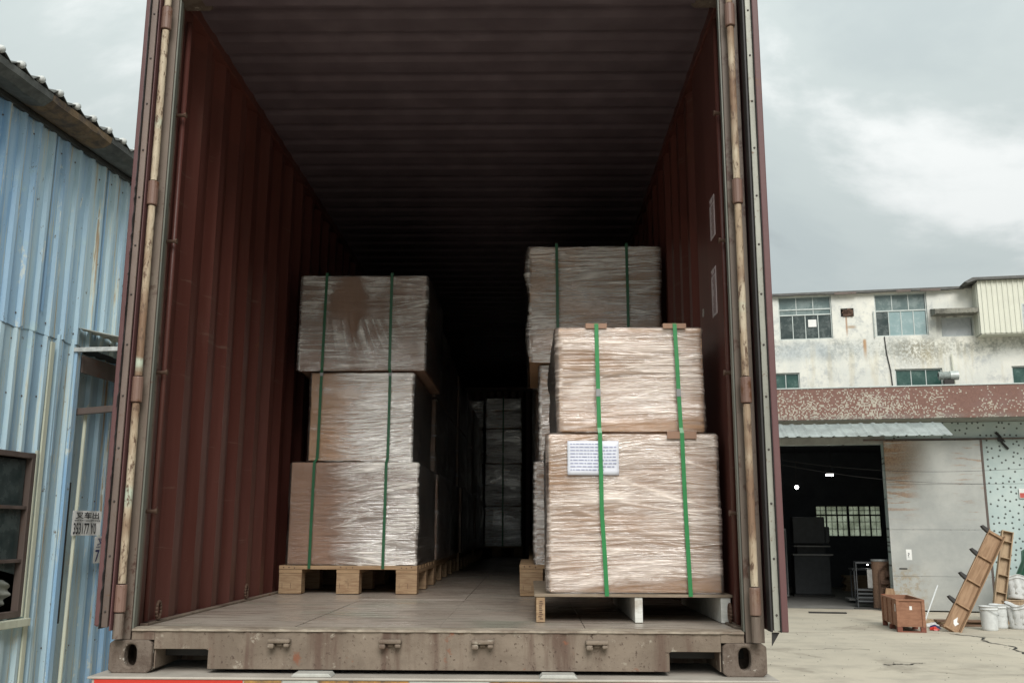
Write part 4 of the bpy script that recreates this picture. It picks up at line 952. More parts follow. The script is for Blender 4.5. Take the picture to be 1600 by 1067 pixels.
# broken lower pane: only the top shard, cloth hanging behind
MB().prism([(-.078, 1.345), (.88, 1.345), (.88, 1.25), (.6, 1.31), (.3, 1.27), (.1, 1.30), (-.078, 1.2)], -.003, .001, axis='x').build('pane', M['glass'], wn, label='broken shard of glass')
vs = []; fs = []; a, b = 26, 18
for i in range(a+1):
    for j in range(b+1):
        yy = -.12+1.0*i/a; zz = .96+.27*j/b*(1-.25*abs(i/a-.6)); vs.append((-.06+.035*math.sin(i*.9+j*.3)+.02*math.sin(j*1.1+i*.4), yy, zz))
        if i and j: q = i*(b+1)+j; fs.append((q-b-2, q-1, q, q-b-1))
cl = MB().add(vs, fs).build('sacking', simple('pale sacking', (0.36, 0.38, 0.34), 0.9, var=.4, scale=5), wn, smooth=True, label='pale crumpled cloth behind the broken pane')
box('back_board', M['dark'], shed, -.35, -.33, -1.6, 1.4, .3, 2.6)
box('sill_flashing', M['cream_trim'], shed, .02, .10, WY0-.05, WY1+.06, WZ0-.075, WZ0-.012, .004, M=None)
box('window_trim', M['cream_trim'], shed, .026, .048, WY1+.002, WY1+.028, WZ0-.0, WZ1+.03, .003)
# canopy over the doorway
cn = empty('door_canopy', (0, 0, 0), parent=shed)
Y0c = 1.40
vs = []; fs = []; a, b = 10, 40
for i in range(a+1):
    for j in range(b+1):
        t = i/a; yy = Y0c+2.2*j/b; curl = math.exp(-((yy-Y0c)/.25)**2)
        vs.append((.03+.95*t, yy-.0, 3.46-.17*t**1.3-.06*curl*t*(1-t)*2+.010*math.sin(j*2.1)+.03*curl*(t-.5)**2))
        if i and j: q = i*(b+1)+j; fs.append((q-b-2, q-1, q, q-b-1))
MB().add(vs, fs).build('canopy_sheet', M['old_awning'], cn, solid=.004)
box('canopy_angle', M['caps'], cn, .02, 1.0, Y0c-.02, Y0c+.01, 3.235, 3.275, .002)
box('canopy_front', M['caps'], cn, .97, 1.0, Y0c+.0105, Y0c+2.2, 3.225, 3.265, .002)
mb = MB(); mb.box(.005, .94, 0, .05, 0, .06, Matrix.Translation((0, 1.50, 2.66)) @ Matrix.Rotation(R(-4), 4, 'Y')); mb.build('brace', M['rustframe'], cn, .003)
box('opening_side', M['blue3'], cn, -.20, -.005, 1.44, 1.465, 0, 3.32); box('opening_side', M['blue3'], cn, -.20, -.005, 4.02, 4.04, 0, 3.32); box('opening_top', M['dark'], cn, -.22, -.01, 1.466, 4.019, 3.315, 3.335); box('shade_board', M['rustframe'], cn, .03, .06, 1.50, 3.6, 3.06, 3.22)  # recess and dark board put in to deepen shade under the canopy
MB().tube((.075, 1.56, 0), (.075, 1.60, 2.69), .017, n=10).build('steel_post', M['cream_trim'], shed)
box('corner_flashing', M['blue3'], shed, .028, .06, 1.40, 1.47, 0, 3.24, .003)
box('corner_flashing', M['dark'], shed, .0605, .044, 1.475, 1.495, .8, 2.04)
# roof with corrugated fibre cement edge
vs = []; fs = []; b = 0
NY = 12*22
for i, (x, z) in enumerate(((.36, 5.265), (-.6, 5.50), (-5.5, 6.5))):
    for j in range(NY+1):
        yy = -6.6+.0; yy = -6.6+18.6*j/NY; vs.append((x, yy, z+.034*math.sin(yy*2*math.pi/.26)))
        if i and j: q = i*(NY+1)+j; fs.append((q-NY-2, q-1, q, q-NY-1))
MB().add(vs, fs).build('roof_sheet', M['cement'], shed, solid=.007)
yy = -1.6
kcap = 0
while yy < 4.6:
    yc = (math.floor(yy/.26)+.25)*.26
    mb = MB(); mb.lathe([(0, .03), (.02, .026), (.030, .012), (.032, 0), (.032, -.03)], 12, M=Matrix.Translation((.355, yc, 5.283)) @ Matrix.Rotation(R(90), 4, 'Y')); mb.build('rib_end', M['caps'], shed, smooth=True)  # pale caps added in place of sky seen through the crowns
    yy += .26; kcap += 1
# stained boards and gutter under the eave, some torn
rr = random.Random(12); y = -6.6; k = 0
while y < 12:
    l = rr.uniform(.55, .95); m = ['cement', 'cement', 'brownboard', 'cement', 'soffit', 'cement', 'brownboard'][k % 7]; dz = rr.uniform(-.012, .012); tilt = rr.uniform(-.02, .02)
    mb = MB(); nn = 9; vs = []; fs = []
    for i in range(nn+1):
        yy = y+l*i/nn; jg = rr.uniform(-.02, .02)*(2 if m == 'brownboard' else .6)
        # round bottomed profile: from the eave edge down and back to the wall
        prof = [(.35, 5.235+dz), (.345+jg*.3, 5.18+dz), (.27, 5.145+dz+jg*.4+tilt), (.16, 5.15+jg*.3), (.05, 5.19), (.03, 5.24)]
        for x, z in prof: vs.append((x, yy, z))
        if i:
            for q in range(5): b = i*6+q; fs.append((b-6, b-5, b+1, b))
    mb.add(vs, fs).build('eave_board', M[m], shed, solid=.006); y += l+.004; k += 1
box('soffit_batten', M['soffit'], shed, .028, .07, -6.6, 12, 5.13, 5.175, .003)
box('roof_purlin', M['soffit'], shed, .005, .33, -6.6, 12, 5.19, 5.24)
for yv in (-6.6, 12.0): 
    MB().prism([(0.0, 0), (0.0, 5.3), (-5.5, 6.4), (-5.5, 0)], yv-.02, yv+.0).build('gable_wall', M['blue'], shed)
box('rear_wall', M['blue'], shed, -5.5, -5.48, -6.6, 12, 0, 6.4)
# notices
def text_mesh(body, size, name, mat, parent, M4, xs=1.0):
    cu = bpy.data.curves.new('txt', 'FONT'); cu.body = body; cu.size = size; cu.extrude = .0003; cu.resolution_u = 3
    try: cu.offset = size*.012
    except Exception: pass
    ob = bpy.data.objects.new('txt', cu); COL.objects.link(ob); bpy.context.view_layer.update()
    me = bpy.data.meshes.new_from_object(ob.evaluated_get(bpy.context.evaluated_depsgraph_get())); bpy.data.objects.remove(ob)
    me.transform(M4 @ Matrix.Diagonal((xs, 1, 1, 1))); return link(name, me, mat, parent)
def notice(y0, y1, z0, z1, l1, l2, ink, label, x=.05, bigx=.62):
    p = shed.matrix_world if False else None
    c, s = math.cos(-SH_AZ), math.sin(-SH_AZ)
    wx = -2.849+c*x-s*y0; wy = 3.616+s*x+c*y0
    t = empty('notice', (wx, wy, z0), -SH_AZ, label, 'notice', 'torn phone number notices on the blue wall')
    w, h = y1-y0, z1-z0; mb = MB(); n = 14; vs = []; fs = []
    for i in range(n+1):
        yy = w*i/n; xx = .006*math.sin(yy*30)+.002
        vs += [(xx, yy, 0), (xx, yy, h)]
        if i: fs.append((2*i-2, 2*i, 2*i+1, 2*i-1))
    mb.add(vs, fs).build('paper', M['white_paper'], t, solid=.0008)
    B = Matrix(((0, 0, 1, .0105), (1, 0, 0, 0), (0, 1, 0, 0), (0, 0, 0, 1)))    # text x -> local y, text y -> z, faces +x
    text_mesh(l1, h*.30, 'lettering', ink, t, Matrix.Translation((0, w*.08, h*.70)) @ B, .9*w/(h*.30*len(l1)*1.05))
    text_mesh(l2, h*.62, 'lettering', ink, t, Matrix.Translation((0, w*.03, h*.07)) @ B, .93*w/(h*.62*len(l2)*.56))
    mb = MB(); rr = random.Random(len(l1)); yy = w*.06
    while yy < w*.92: l = rr.uniform(.012, .03); mb.box(.0100, .0105, yy, min(yy+l, w*.97), h*.585, h*.62); yy += l+.008
    mb.build('small_print', ink, t); return t
notice(1.50, 1.965, 1.565, 1.79, '叉车出', '353177 Y0', M['black_ink'], 'white notice with black numbers, left and upper of the two on the blue wall', x=.094)
notice(2.26, 2.74, 1.295, 1.552, '叉 吊', '7 667', M['blue_ink'], 'white notice with dark blue numbers, right and lower, half hidden by the container door', x=-.12)

# ------------------------------------------------------------------ factory building at the right
FA = R(10)
fb = empty('factory_building', (10.021, 17.251, 0), -FA, 'stained white factory building with brown mosaic band and dark open gate', 'building')
def fl2w(x, y): return (10.021+x*math.cos(FA)+y*math.sin(FA), 17.251-x*math.sin(FA)+y*math.cos(FA))
XA, XB = -9.0, 9.0
wins = [(-2.84, -1.68, 5.87, 6.87), (-.76, .34, 5.88, 6.85), (.60, 1.26, 5.83, 6.26), (-3.60, -2.45, 4.60, 5.12), (-.43, .55, 4.60, 5.14), (1.95, 2.9, 4.60, 5.14),
        (-5.3, -4.1, 5.87, 6.87), (-7.6, -6.4, 5.87, 6.87), (-6.4, -5.2, 4.6, 5.12), (4.2, 5.2, 4.6, 5.14), (-1.49, -1.21, 6.36, 6.55)]
wall_mesh(XA, XB, 4.0505, 6.90, wins, 0, .22).build('upper_wall', M['plaster'], fb)
wall_mesh(XA, XB, 0, 3.945, [(-4.9, -.80, -1, 3.50)], 0, .22).build('lower_wall', M['greenwall'], fb)
def window(x0, x1, z0, z1, rows, glassm='glass_u', parent=fb, y=.06, t=.028, paper=None):
    """rows: list of (z fraction start, end, number of panes, glass)"""
    w = empty('window', (0, 0, 0), parent=parent); mb = MB(); h = z1-z0
    for a, b, c, d in ((x0, x1, z0, z0+t), (x0, x1, z1-t, z1), (x0, x0+t, z0+t, z1-t), (x1-t, x1, z0+t, z1-t)): mb.box(a, b, y-.02, y+.03, c, d)
    mb.build('frame', M['alu'], w)
    for fa, fb_, n, g in rows:
        za, zb = z0+h*fa+(t if fa == 0 else t*.5), z0+h*fb_-(t if fb_ == 1 else t*.5)
        if fb_ < 1: box('transom', M['alu'], w, x0+t, x1-t, y-.018, y+.028, z0+h*fb_-t*.5, z0+h*fb_+t*.5)
        pw = (x1-x0-2*t)/n
        for i in range(n):
            gm = g[i] if isinstance(g, (list, tuple)) else g
            box('pane', M[gm], w, x0+t+pw*i+.009, x0+t+pw*(i+1)-.009, y, y+.006, za, zb)
            if i: box('mullion', M['alu'], w, x0+t+pw*i-.0088, x0+t+pw*i+.0088, y-.012, y+.022, za, zb)
    return w
w1 = window(*wins[0], [(0, .575, 4, ['glass', 'glass', 'glass', 'glass']), (.575, .70, 3, 'glass_u'), (.70, 1, 3, 'glass_u')])
box('paper_sheet', M['white_paper'], w1, -2.20, -2.02, .040, .044, 6.16, 6.33)
window(*wins[1], [(0, .60, 4, ['glass', 'glass_p', 'glass_p', 'glass_p']), (.60, 1, 3, 'glass_u')])
# blinds: dark strip at the head of the pale panes
window(*wins[2], [(0, 1, 1, 'glass_w')], t=.02)
window(*wins[3], [(0, 1, 4, 'glass_g')]); window(*wins[4], [(0, 1, 3, 'glass_g')]); window(*wins[5], [(0, 1, 2, 'glass_g')])
for q in (6, 7): window(*wins[q], [(0, .575, 4, 'glass'), (.575, 1, 3, 'glass_u')])
for q in (8, 9): window(*wins[q], [(0, 1, 3, 'glass_g')])
# head sheets covering the window tops, roof edge
mb = MB(); rr = random.Random(8); vs = []; fs = []
for i in range(61):
    x = XA+(1.12-XA)*i/60; vs += [(x, -.12, 6.875+rr.uniform(-.012, .008)), (x, -.12, 6.925), (x, .30, 6.955), (x, .30, 6.905)]
    if i: b = 4*i; fs += [(b-4+k, b-4+(k+1) % 4, b+(k+1) % 4, b+k) for k in range(4)]
mb.add(vs, fs+[(0, 1, 2, 3), (243, 242, 241, 240)]).build('roof_edge', M['roofsheet'], fb)
mb = MB(); mb.prism([(1.02, 6.925), (1.20, 7.02), (XB, 7.02), (XB, 6.96), (1.26, 6.96), (1.10, 6.90)], -.50, .5); mb.build('raised_eave', M['roofsheet'], fb, .004)
mb = MB(); mb.prism([(-.1, 6.93), (.25, 6.96), (4.5, 7.3), (9.1, 6.96), (9.1, 6.90), (-.1, 6.90)], XA, XB, axis='x'); mb.build('main_roof', M['roofsheet'], fb)
for x0_, x1_, a in ((-1.62, -1.15, .02), (.2, .62, .01), (-.3, .0, .015)): box('torn_eave_patch', M['rustframe'], fb, x0_, x1_, -.135, -.1205, 6.85, 6.895)
# burnt-out vent hole
mb = MB()
for a in range(9): rr2 = random.Random(a); mb.box(-1.50+rr2.uniform(0, .24), -1.46+rr2.uniform(0, .24), -.035, -.0, 6.35+rr2.uniform(0, .15), 6.40+rr2.uniform(0, .15))
mb.build('vent_bracket', M['rustbolt'], fb, .006); box('vent_back', M['dark'], fb, -1.49, -1.21, .15, .16, 6.36, 6.55)
# concrete slab over small window
mb = MB(); vs = []; fs = []; rr = random.Random(15)
for i in range(25):
    x = .40+.88*i/24; vs += [(x, -.42+rr.uniform(-.01, .01), 6.27+rr.uniform(-.012, .006)), (x, -.42, 6.37), (x, 0.0-.002, 6.45+rr.uniform(-.01, .02)), (x, -.002, 6.29)]
    if i: b = 4*i; fs += [(b-4+k, b-4+(k+1) % 4, b+(k+1) % 4, b+k) for k in range(4)]
mb.add(vs, fs+[(0, 1, 2, 3), (99, 98, 97, 96)]).build('rain_slab', M['concrete'], fb)
# cream ribbed cladding bay
def ribbed(x0, x1, z0, z1, y, pitch, name='cladding', side=False):
    P = []; x = x0
    while x < x1-1e-4: P += [(x, 0), (x+pitch*.62, 0), (x+pitch*.7, -.018), (x+pitch*.9, -.018)]; x += pitch
    P.append((x1, 0)); n = len(P)
    vs = [((a, y+b, z) if not side else (y+b, a, z)) for z in (z0, z1) for a, b in P]
    return MB().add(vs, [(i, i+1, n+i+1, n+i) for i in range(n-1)]).build(name, M['cladding'], fb, solid=.002)
ribbed(1.30, 2.14, 5.80, 6.955, -.40, .105); ribbed(-.40, -.003, 5.80, 6.93, 1.30, .105, side=True)
ribbed(2.14, 4.0, 6.42, 6.955, -.40, .105); ribbed(2.9, 4.0, 5.80, 6.42, -.40, .105)
box('bay_back', M['cladding'], fb, 4.0, 4.02, -.4, -.003, 5.8, 6.955); box('bay_floor', M['cladding'], fb, 1.31, 4.0, -.39, -.003, 5.78, 5.797)
pw_ = window(2.14, 2.9, 5.86, 6.42, [(0, .62, 2, 'glass_w'), (.62, 1, 2, 'glass_w')], y=-.38)
for k in range(6): box('louvre', M['alu'], pw_, 2.18, 2.50, -.43, -.40, 5.92+k*.045, 5.935+k*.045)
# mosaic canopy band
box('canopy_slab', M['lintel'], fb, XA, XB, -.80, -.0005, 3.95, 4.05)
box('mosaic_band', M['mosaic'], fb, XA, XB, -.90, -.8005, 3.955, 4.62)
box('band_coping', M['alu'], fb, XA, XB, -.915, -.78, 4.6205, 4.645, .003)
box('lintel_beam', M['lintel'], fb, -4.95, -.75, -.05, -.0005, 3.50, 3.66, .004)
# roof vent duct and pipe on canopy roof
mb = MB(); prof = []
for k in range(9): prof += [(.075, k*.026), (.095, k*.026+.013)]
mb.lathe(prof+[(.075, .235)], 16, M=Matrix.Translation((.40, -.25, 4.93)) @ Matrix.Rotation(R(90), 4, 'Y')); mb.build('flexible_duct', M['alu'], fb, smooth=False)
MB().tube((.63, -.25, 4.93), (.80, -.25, 4.93), .10, n=16).build('duct_cap', M['alu'], fb); box('duct_stand', M['dark'], fb, .5, .7, -.3, -.2, 4.05, 4.84)
MB().tube((.77, -.06, 4.7), (.75, -.06, 5.44), .018, n=8).build('vent_pipe', M['cladding'], fb)
MB().path([(-.60, -.012, 5.87), (-.58, -.02, 5.5), (-.52, -.02, 5.1), (-.50, -.02, 4.7)], .012, 6).build('drain_cable', M['rubber'], fb)
MB().tube((-.80, -.03, 5.86), (-.80, -.03, 6.45), .014, n=6).build('drain_pipe', M['alu'], fb)
# corrugated awning
vs = []; fs = []; xa, xb = -4.6, .30; n = int((xb-xa)/.04)
for i in range(n+1):
    x = xa+(xb-xa)*i/n; ph = ((x-xa) % .235)/.235; r_ = .022 if ph < .22 else 0
    vs += [(x-.06, -.82, 3.865+r_), (x, -1.50, 3.535+r_)]
    if i: fs.append((2*i-2, 2*i-1, 2*i+1, 2*i))
MB().add(vs, fs).build('awning', M['galv'], fb, solid=.003)
for x in (-4.2, -2.9, -1.6, -.3): MB().tube((x, -.01, 3.72), (x, -1.42, 3.56), .012, n=6).build('awning_bracket', M['rustframe'], fb)
# sliding door leaf
sd = empty('sliding_door', (0, 0, 0), parent=fb)
for z0, z1 in ((.03, .715), (.72, 1.675), (1.68, 2.62), (2.625, 3.55)): box('door_sheet', M['slide'], sd, -.80, 1.14, -.14, -.10, z0, z1, .002)
mb = MB(); mb.box(1.1405, 1.185, -.15, -.09, .03, 3.56); mb.build('door_stile', M['rustframe'], sd, .003)
box('door_rail', M['rustframe'], fb, -1.2, 2.6, -.09, -.03, 3.565, 3.60, .003)
nt = box('door_notice', M['white_paper'], sd, -.50, -.39, -.1425, -.1405, 1.05, 1.27); 
B2 = Matrix(((1, 0, 0, 0), (0, 0, -1, 0), (0, 1, 0, 0), (0, 0, 0, 1)))
text_mesh('?', .13, 'lettering', M['black_ink'], nt, Matrix.Translation((-.475, -.1432, 1.11)) @ B2)
for i in range(3): pass
box('door_handle', M['dark'], sd, -.66, -.50, -.150, -.141, .86, .885, .003)
mb = MB(); mb.path([(1.5, -.03, 3.72), (1.58, -.06, 3.62), (1.60, -.05, 3.50), (1.72, -.03, 3.36)], .025, 6); mb.path([(1.52, -.06, 3.6), (1.62, -.07, 3.52)], .045, 6); mb.build('cable_tangle', M['rubber'], fb)
# hall inside
HB = 9.0
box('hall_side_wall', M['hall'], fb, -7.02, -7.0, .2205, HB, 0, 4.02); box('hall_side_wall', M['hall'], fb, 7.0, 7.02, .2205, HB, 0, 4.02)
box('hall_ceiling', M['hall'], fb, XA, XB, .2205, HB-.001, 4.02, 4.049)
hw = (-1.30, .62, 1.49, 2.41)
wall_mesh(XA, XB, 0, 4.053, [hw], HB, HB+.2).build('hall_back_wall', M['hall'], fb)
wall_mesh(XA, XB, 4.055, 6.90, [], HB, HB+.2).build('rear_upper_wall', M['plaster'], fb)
for x in (XA, XB-.2): box('end_wall', M['plaster'], fb, x, x+.2, .2205, HB-.0005, 0, 6.9)
hf = empty('window', (0, 0, 0), parent=fb)
cols = 6; rows_ = [1.49, 1.72, 1.93, 2.13, 2.27, 2.41]; cw = (hw[1]-hw[0])/cols
for i in range(cols):
    for j in range(5):
        box('pane', M['pane'], hf, hw[0]+cw*i+.02, hw[0]+cw*(i+1)-.02, HB+.08, HB+.084, rows_[j]+.006, rows_[j+1]-.006)
for i in range(cols+1): wd = .034 if i % 3 == 0 else .019; box('mullion', M['dark'], hf, hw[0]+cw*i-wd, hw[0]+cw*i+wd, HB+.05, HB+.11, hw[2], hw[3])
for j in range(6): wd = .022 if j in (0, 3, 5) else .0055; box('glazing_bar', M['dark'], hf, hw[0], hw[1], HB+.045, HB+.10, rows_[j]-wd, rows_[j]+wd)
for i in range(cols): box('glazing_bar', M['dark'], hf, hw[0]+cw*(i+.5)-.0045, hw[0]+cw*(i+.5)+.0045, HB+.06, HB+.1, hw[2], hw[3])
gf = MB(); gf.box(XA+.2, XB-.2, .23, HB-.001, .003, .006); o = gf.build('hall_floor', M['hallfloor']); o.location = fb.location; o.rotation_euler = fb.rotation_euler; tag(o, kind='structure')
# lamps hanging in the hall
def lamp(x, y, z, r, lab, flat=False):
    wx, wy = fl2w(x, y); t = empty('hanging_lamp', (wx, wy, z), 0, lab, 'lamp', 'lit lamps inside the dark hall')
    if flat: box('tube', M['lamp'], t, -.14, .05, -.03, .03, -.02, .02, .008)
    else: MB().lathe([(0, -r), (r*.7, -r*.7), (r, 0), (r*.7, r*.7), (0, r)], 16).build('bulb', M['lamp'], t, smooth=True)
    MB().tube((0, 0, r), (0, 0, 4.01-z), .006, n=6).build('cord', M['rubber'], t); MB().lathe([(.02, r+.06), (.07, r)], 12).build('lamp_holder', M['dark'], t)
lamp(-2.18, 5, 2.80, .05, 'round lit bulb hanging in the dark hall, the left and lower lamp'); lamp(-1.27, 5, 3.12, .03, 'long lit lamp hanging in the dark hall, the right and higher lamp', True)
# equipment in the hall
def at_hall(name, x, y, lab, cat, rz=0, group=None):
    wx, wy = fl2w(x, y); return empty(name, (wx, wy, .006), -FA+rz, lab, cat, group)
t = at_hall('press_machine', -1.9, 4.2, 'big dark machine with two pale horizontal ledges inside the hall', 'machine')
box('cabinet', M['machine'], t, -.52, .38, 0, .9, .05, 1.02, .02); box('head_unit', M['machine'], t, -.5, .30, .1, .8, 1.32, 2.0, .02); box('head_step', M['machine'], t, .3005, .42, .15, .75, 1.32, 1.75, .02)
box('ledge', M['slabs'], t, -.54, .46, -.06, .5, 1.021, 1.06, .005); box('ledge', M['slabs'], t, -.50, .40, -.03, .5, 1.24, 1.27, .005); box('column', M['machine'], t, -.4, .3, .3, .8, 1.0605, 1.2395); box('neck', M['machine'], t, -.4, .25, .3, .8, 1.2705, 1.3195)
box('base_plate', M['dark'], t, -.56, .45, -.02, .95, 0, .049)
t = at_hall('work_table', -.95, 2.4, 'dark table with bottom tray standing inside the gate', 'table'); box('table_top', M['machine'], t, -.35, .35, -.3, .3, .74, .78, .005); box('tray', M['slabs'], t, -.45, .35, -.35, .35, .06, .085)
for x in (-.32, .29):
    for y in (-.27, .24): box('leg', M['machine'], t, x, x+.03, y, y+.03, 0, .739)
MB().lathe([(0, .012), (.022, .008), (.022, -.008), (0, -.012)], 12, c=(.05, 0, .86)).build('work_lamp', M['lamp'], t); MB().tube((.05, 0, .781), (.05, .0, .84), .008, n=6).build('lamp_stem', M['dark'], t)
t = at_hall('steel_rack', -1.22, .75, 'small grey steel rack with stacked trays standing just inside the gate', 'rack')
for x in (-.21, .20):
    for y in (-.15, .14): box('upright', M['machine'], t, x, x+.018, y, y+.018, 0, .98, .001)
for z in (.12, .20, .28, .36): box('tray', M['machine'], t, -.19, .30, -.13, .16, z, z+.035, .004)
box('top_shelf', M['machine'], t, -.21, .218, -.15, .158, .94, .975, .003); box('sheet_panel', M['slabs'], t, .02, .16, -.16, -.152, .42, .82, .003)
t = at_hall('fibre_drum', -.90, .62, 'brown fibre drum with pale rim standing behind the rack at the gate edge', 'drum')
MB().lathe([(0, 0), (.20, 0), (.205, .02), (.20, .04), (.20, .5), (.205, .51), (.20, .53), (.20, 1.0), (.205, 1.02), (.19, 1.02), (.19, .6), (0, .6)], 28).build('body', M['drum'], t, smooth=False)
mb = MB(); mb.lathe([(.207, .99), (.213, 1.01), (.207, 1.035), (.195, 1.035), (.195, .99)], 28); mb.build('rim', M['grey'], t)
t = at_hall('scrap_frame', -.82, .34, 'dark brown bent iron frame leaning beside the drum', 'iron frame'); mb = MB(); mb.path([(-.18, 0, 0), (-.16, .02, .8), (.1, .02, 1.05), (.14, 0, .55), (-.1, 0, .42), (.12, 0, .30), (.13, 0, 0)], .018, 6); mb.build('bar', M['rustbolt'], t)
mb = MB(); mb.box(-.15, .1, -.02, .02, .52, .6); mb.box(-.05, .13, -.02, .02, .68, .8); mb.build('plate', M['rustbolt'], t, .004)
t = at_hall('red_carton', -.92, -.15, 'small red printed carton with open flap standing at the gate threshold', 'carton', .12)
box('body', M['redbox'], t, -.12, .12, -.09, .09, 0, .34, .003); MB().prism([(-.09, .34), (.12, .34), (.10, .46), (-.06, .47)], -.085, -.080).build('flap', M['frame1'], t)
mb = MB(); mb.lathe([(0, 0), (.035, 0)], 14, M=Matrix.Translation((.02, -.0915, .20)) @ Matrix.Rotation(R(90), 4, 'X')); mb.box(-.03, .06, -.0915, -.0905, .07, .085); mb.box(-.01, .05, -.0915, -.0905, .04, .05); mb.build('print', M['yellow'], t)
MB().tube((-.2, 0, .006), (0, 0, .006), .001).v
t = at_hall('steel_plate', -2.25, -1.0, 'thin dark steel strip lying on the ground before the gate', 'steel strip'); mb = MB(); mb.box(-.38, .36, -.05, .05, 0, .022); mb.build('strip', M['dark'], t, .004)
t = at_hall('steel_plate', -1.3, .3, 'short dark steel strip on the floor beside the steel rack', 'steel strip'); MB().box(-.25, .25, -.03, .03, 0, .02).build('strip', M['dark'], t)
t = at_hall('storage_shelf', -3.3, 7.6, 'tall dim shelf with boards at the back of the dark hall', 'shelf')
for x in (-.9, 0, .9): box('upright', M['machine'], t, x-.03, x+.03, 0, .5, 0, 2.3)
for z in (.3, .9, 1.5, 2.1): box('shelf_board', M['slabs'], t, -.93, .93, -.01, .51, z, z+.04)
for k in range(7): box('stored_carton', M['drum'], t, -.85+(k % 4)*.42, -.5+(k % 4)*.42, .05, .45, (.341, .941)[k//4], (.62, 1.25)[k//4])
t = at_hall('board_stack', .05, 7.2, 'low stack of pale boards under the hall window', 'board stack')
for k in range(7): box('board', M['frame2'], t, -.9+.03*(k % 3), .8+.03*(k % 2), -.3, .3, .0+k*.06, .052+k*.06)
t = at_hall('cabinet', -3.0, 3.3, 'grey steel cabinet left of the dark press machine', 'cabinet'); box('body', M['grey'], t, -.35, .35, 0, .5, .05, 1.7, .01); box('door', M['machine'], t, -.33, -.01, -.015, -.001, .1, 1.65); box('door', M['machine'], t, .01, .33, -.015, -.001, .1, 1.65)
# sagging cables across the gate
for k, (z0, z1, lab) in enumerate(((3.30, 2.62, 'thin cable sagging from the gate top across the sliding door, the lower one'), (3.36, 2.95, 'thin cable sagging across the gate opening, the upper one'))):
    P = []
    for i in range(25): u_ = i/24; x = -4.2+6.6*u_; P.append((*fl2w(x, -.55+.1*k), z0+(z1-z0)*u_-.25*math.sin(math.pi*u_)))
    tag(MB().path(P, .0035, 5).build('sagging_cable', M['rubber']), lab, 'cable', 'cables sagging across the gate')

# ------------------------------------------------------------------ things in the yard
cr = empty('wooden_crate', (7.66, 12.95, 0), R(-9), 'open reddish brown plywood crate on skids standing on the yard', 'crate')
cw_, cd_, ch = .45, 1.28, .53
box('front_panel', M['crate'], cr, .03, cw_-.03, .018, .030, .09, ch-.03); box('back_panel', M['crate'], cr, .03, cw_-.03, cd_-.03, cd_-.018, .09, ch-.03)
box('side_panel', M['crate'], cr, .018, .030, .031, cd_-.031, .09, ch-.03); box('side_panel', M['crate'], cr, cw_-.030, cw_-.018, .031, cd_-.031, .09, ch-.03); box('bottom_panel', M['crate'], cr, .031, cw_-.031, .031, cd_-.031, .09, .102)
for x in (0, cw_-.05): 
    box('batten', M['crate'], cr, x, x+.05, 0, .0175, .085, ch-.031, .002); box('batten', M['crate'], cr, x, x+.05, cd_-.0175, cd_, .085, ch-.031, .002)
for y in (.04, .43, .82, cd_-.09):
    for x0, x1 in ((0, .0175), (cw_-.0175, cw_)): box('side_batten', M['crate'], cr, x0, x1, y, y+.05, .085, ch-.031, .002)
mb = MB(); mb.box(0, cw_, 0, .03, ch-.03, ch); mb.box(0, cw_, cd_-.03, cd_, ch-.03, ch); mb.box(0, .03, .03, cd_-.03, ch-.03, ch); mb.box(cw_-.03, cw_, .03, cd_-.03, ch-.03, ch); mb.build('top_rim', M['crate'], cr, .002)
for y in (0, .6, cd_-.08): 
    for x in (0, cw_-.08): box('skid_block', M['crate2'], cr, x, x+.08, y, y+.08, .0, .084, .003)
box('skid', M['crate2'], cr, .08, cw_-.08, .005, .03, 0, .02)
box('sticker', M['white_paper'], cr, .21, .25, .0155, .0175, .36, .42); box('sticker', M['white_paper'], cr, .0155, .0178, .15, .21, .32, .44)

def leaning(name, base, L_, w, ang, back, lab, cat, rungs, depth, mat, feet=False):
    """tray of boards leaning to the right by ang and back by back"""
    t = empty(name, base, 0, lab, cat); t.rotation_euler = Euler((-back, ang, R(-8)), 'XYZ')
    box('back_board', M[mat], t, .018, w-.018, depth-.012, depth, 0, L_, .001)
    box('side_board', M[mat], t, w-.0175, w, 0, depth, 0, L_, .002)
    if not feet: box('side_board', M[mat], t, 0, .0175, 0, depth, 0, L_, .002)
    else: box('side_board', M[mat], t, 0, .0175, depth*.5, depth, 0, L_, .002)
    for k, z in enumerate(rungs):
        if feet:
            box('batten', M['frame1'], t, -.01, w-.018, depth-.055, depth-.013, z, z+.028, .002)
            if k: mb = MB(); mb.prism([(-.012, z-.03), (-.012, z+.04), (-.13, z+.05), (-.15, z+.02), (-.10, z-.005)], depth-.10, depth-.03); mb.build('dark_bracket', M['dark'], t, .004)
        else: box('rung', M[mat], t, .018, w-.018, .01, depth-.013, z, z+.014, .001)
    return t
t = leaning('leaning_wooden_trough', (8.42, 13.0, .085), 1.92, .27, R(31.5), R(12), 'long tan wooden trough with four dark brackets leaning against the narrower frame', 'wooden trough', [.02, .47, .93, 1.40, 1.86], .13, 'frame1', True)
mb = MB(); mb.prism([(.11, .20), (.15, .28), (.17, .20), (.21, .19), (.17, .12), (.13, .15)], .113, .1172); mb.build('torn_label', M['white_paper'], t)
t.location = (8.44, 12.95, .10)
leaning('leaning_shelf_frame', (9.90, 14.45, .0), 1.75, .20, R(14), R(9), 'narrow pale wooden frame with cross shelves leaning behind the tan trough', 'wooden frame', [.28, .60, .92, 1.24, 1.55, 1.735], .10, 'frame2')
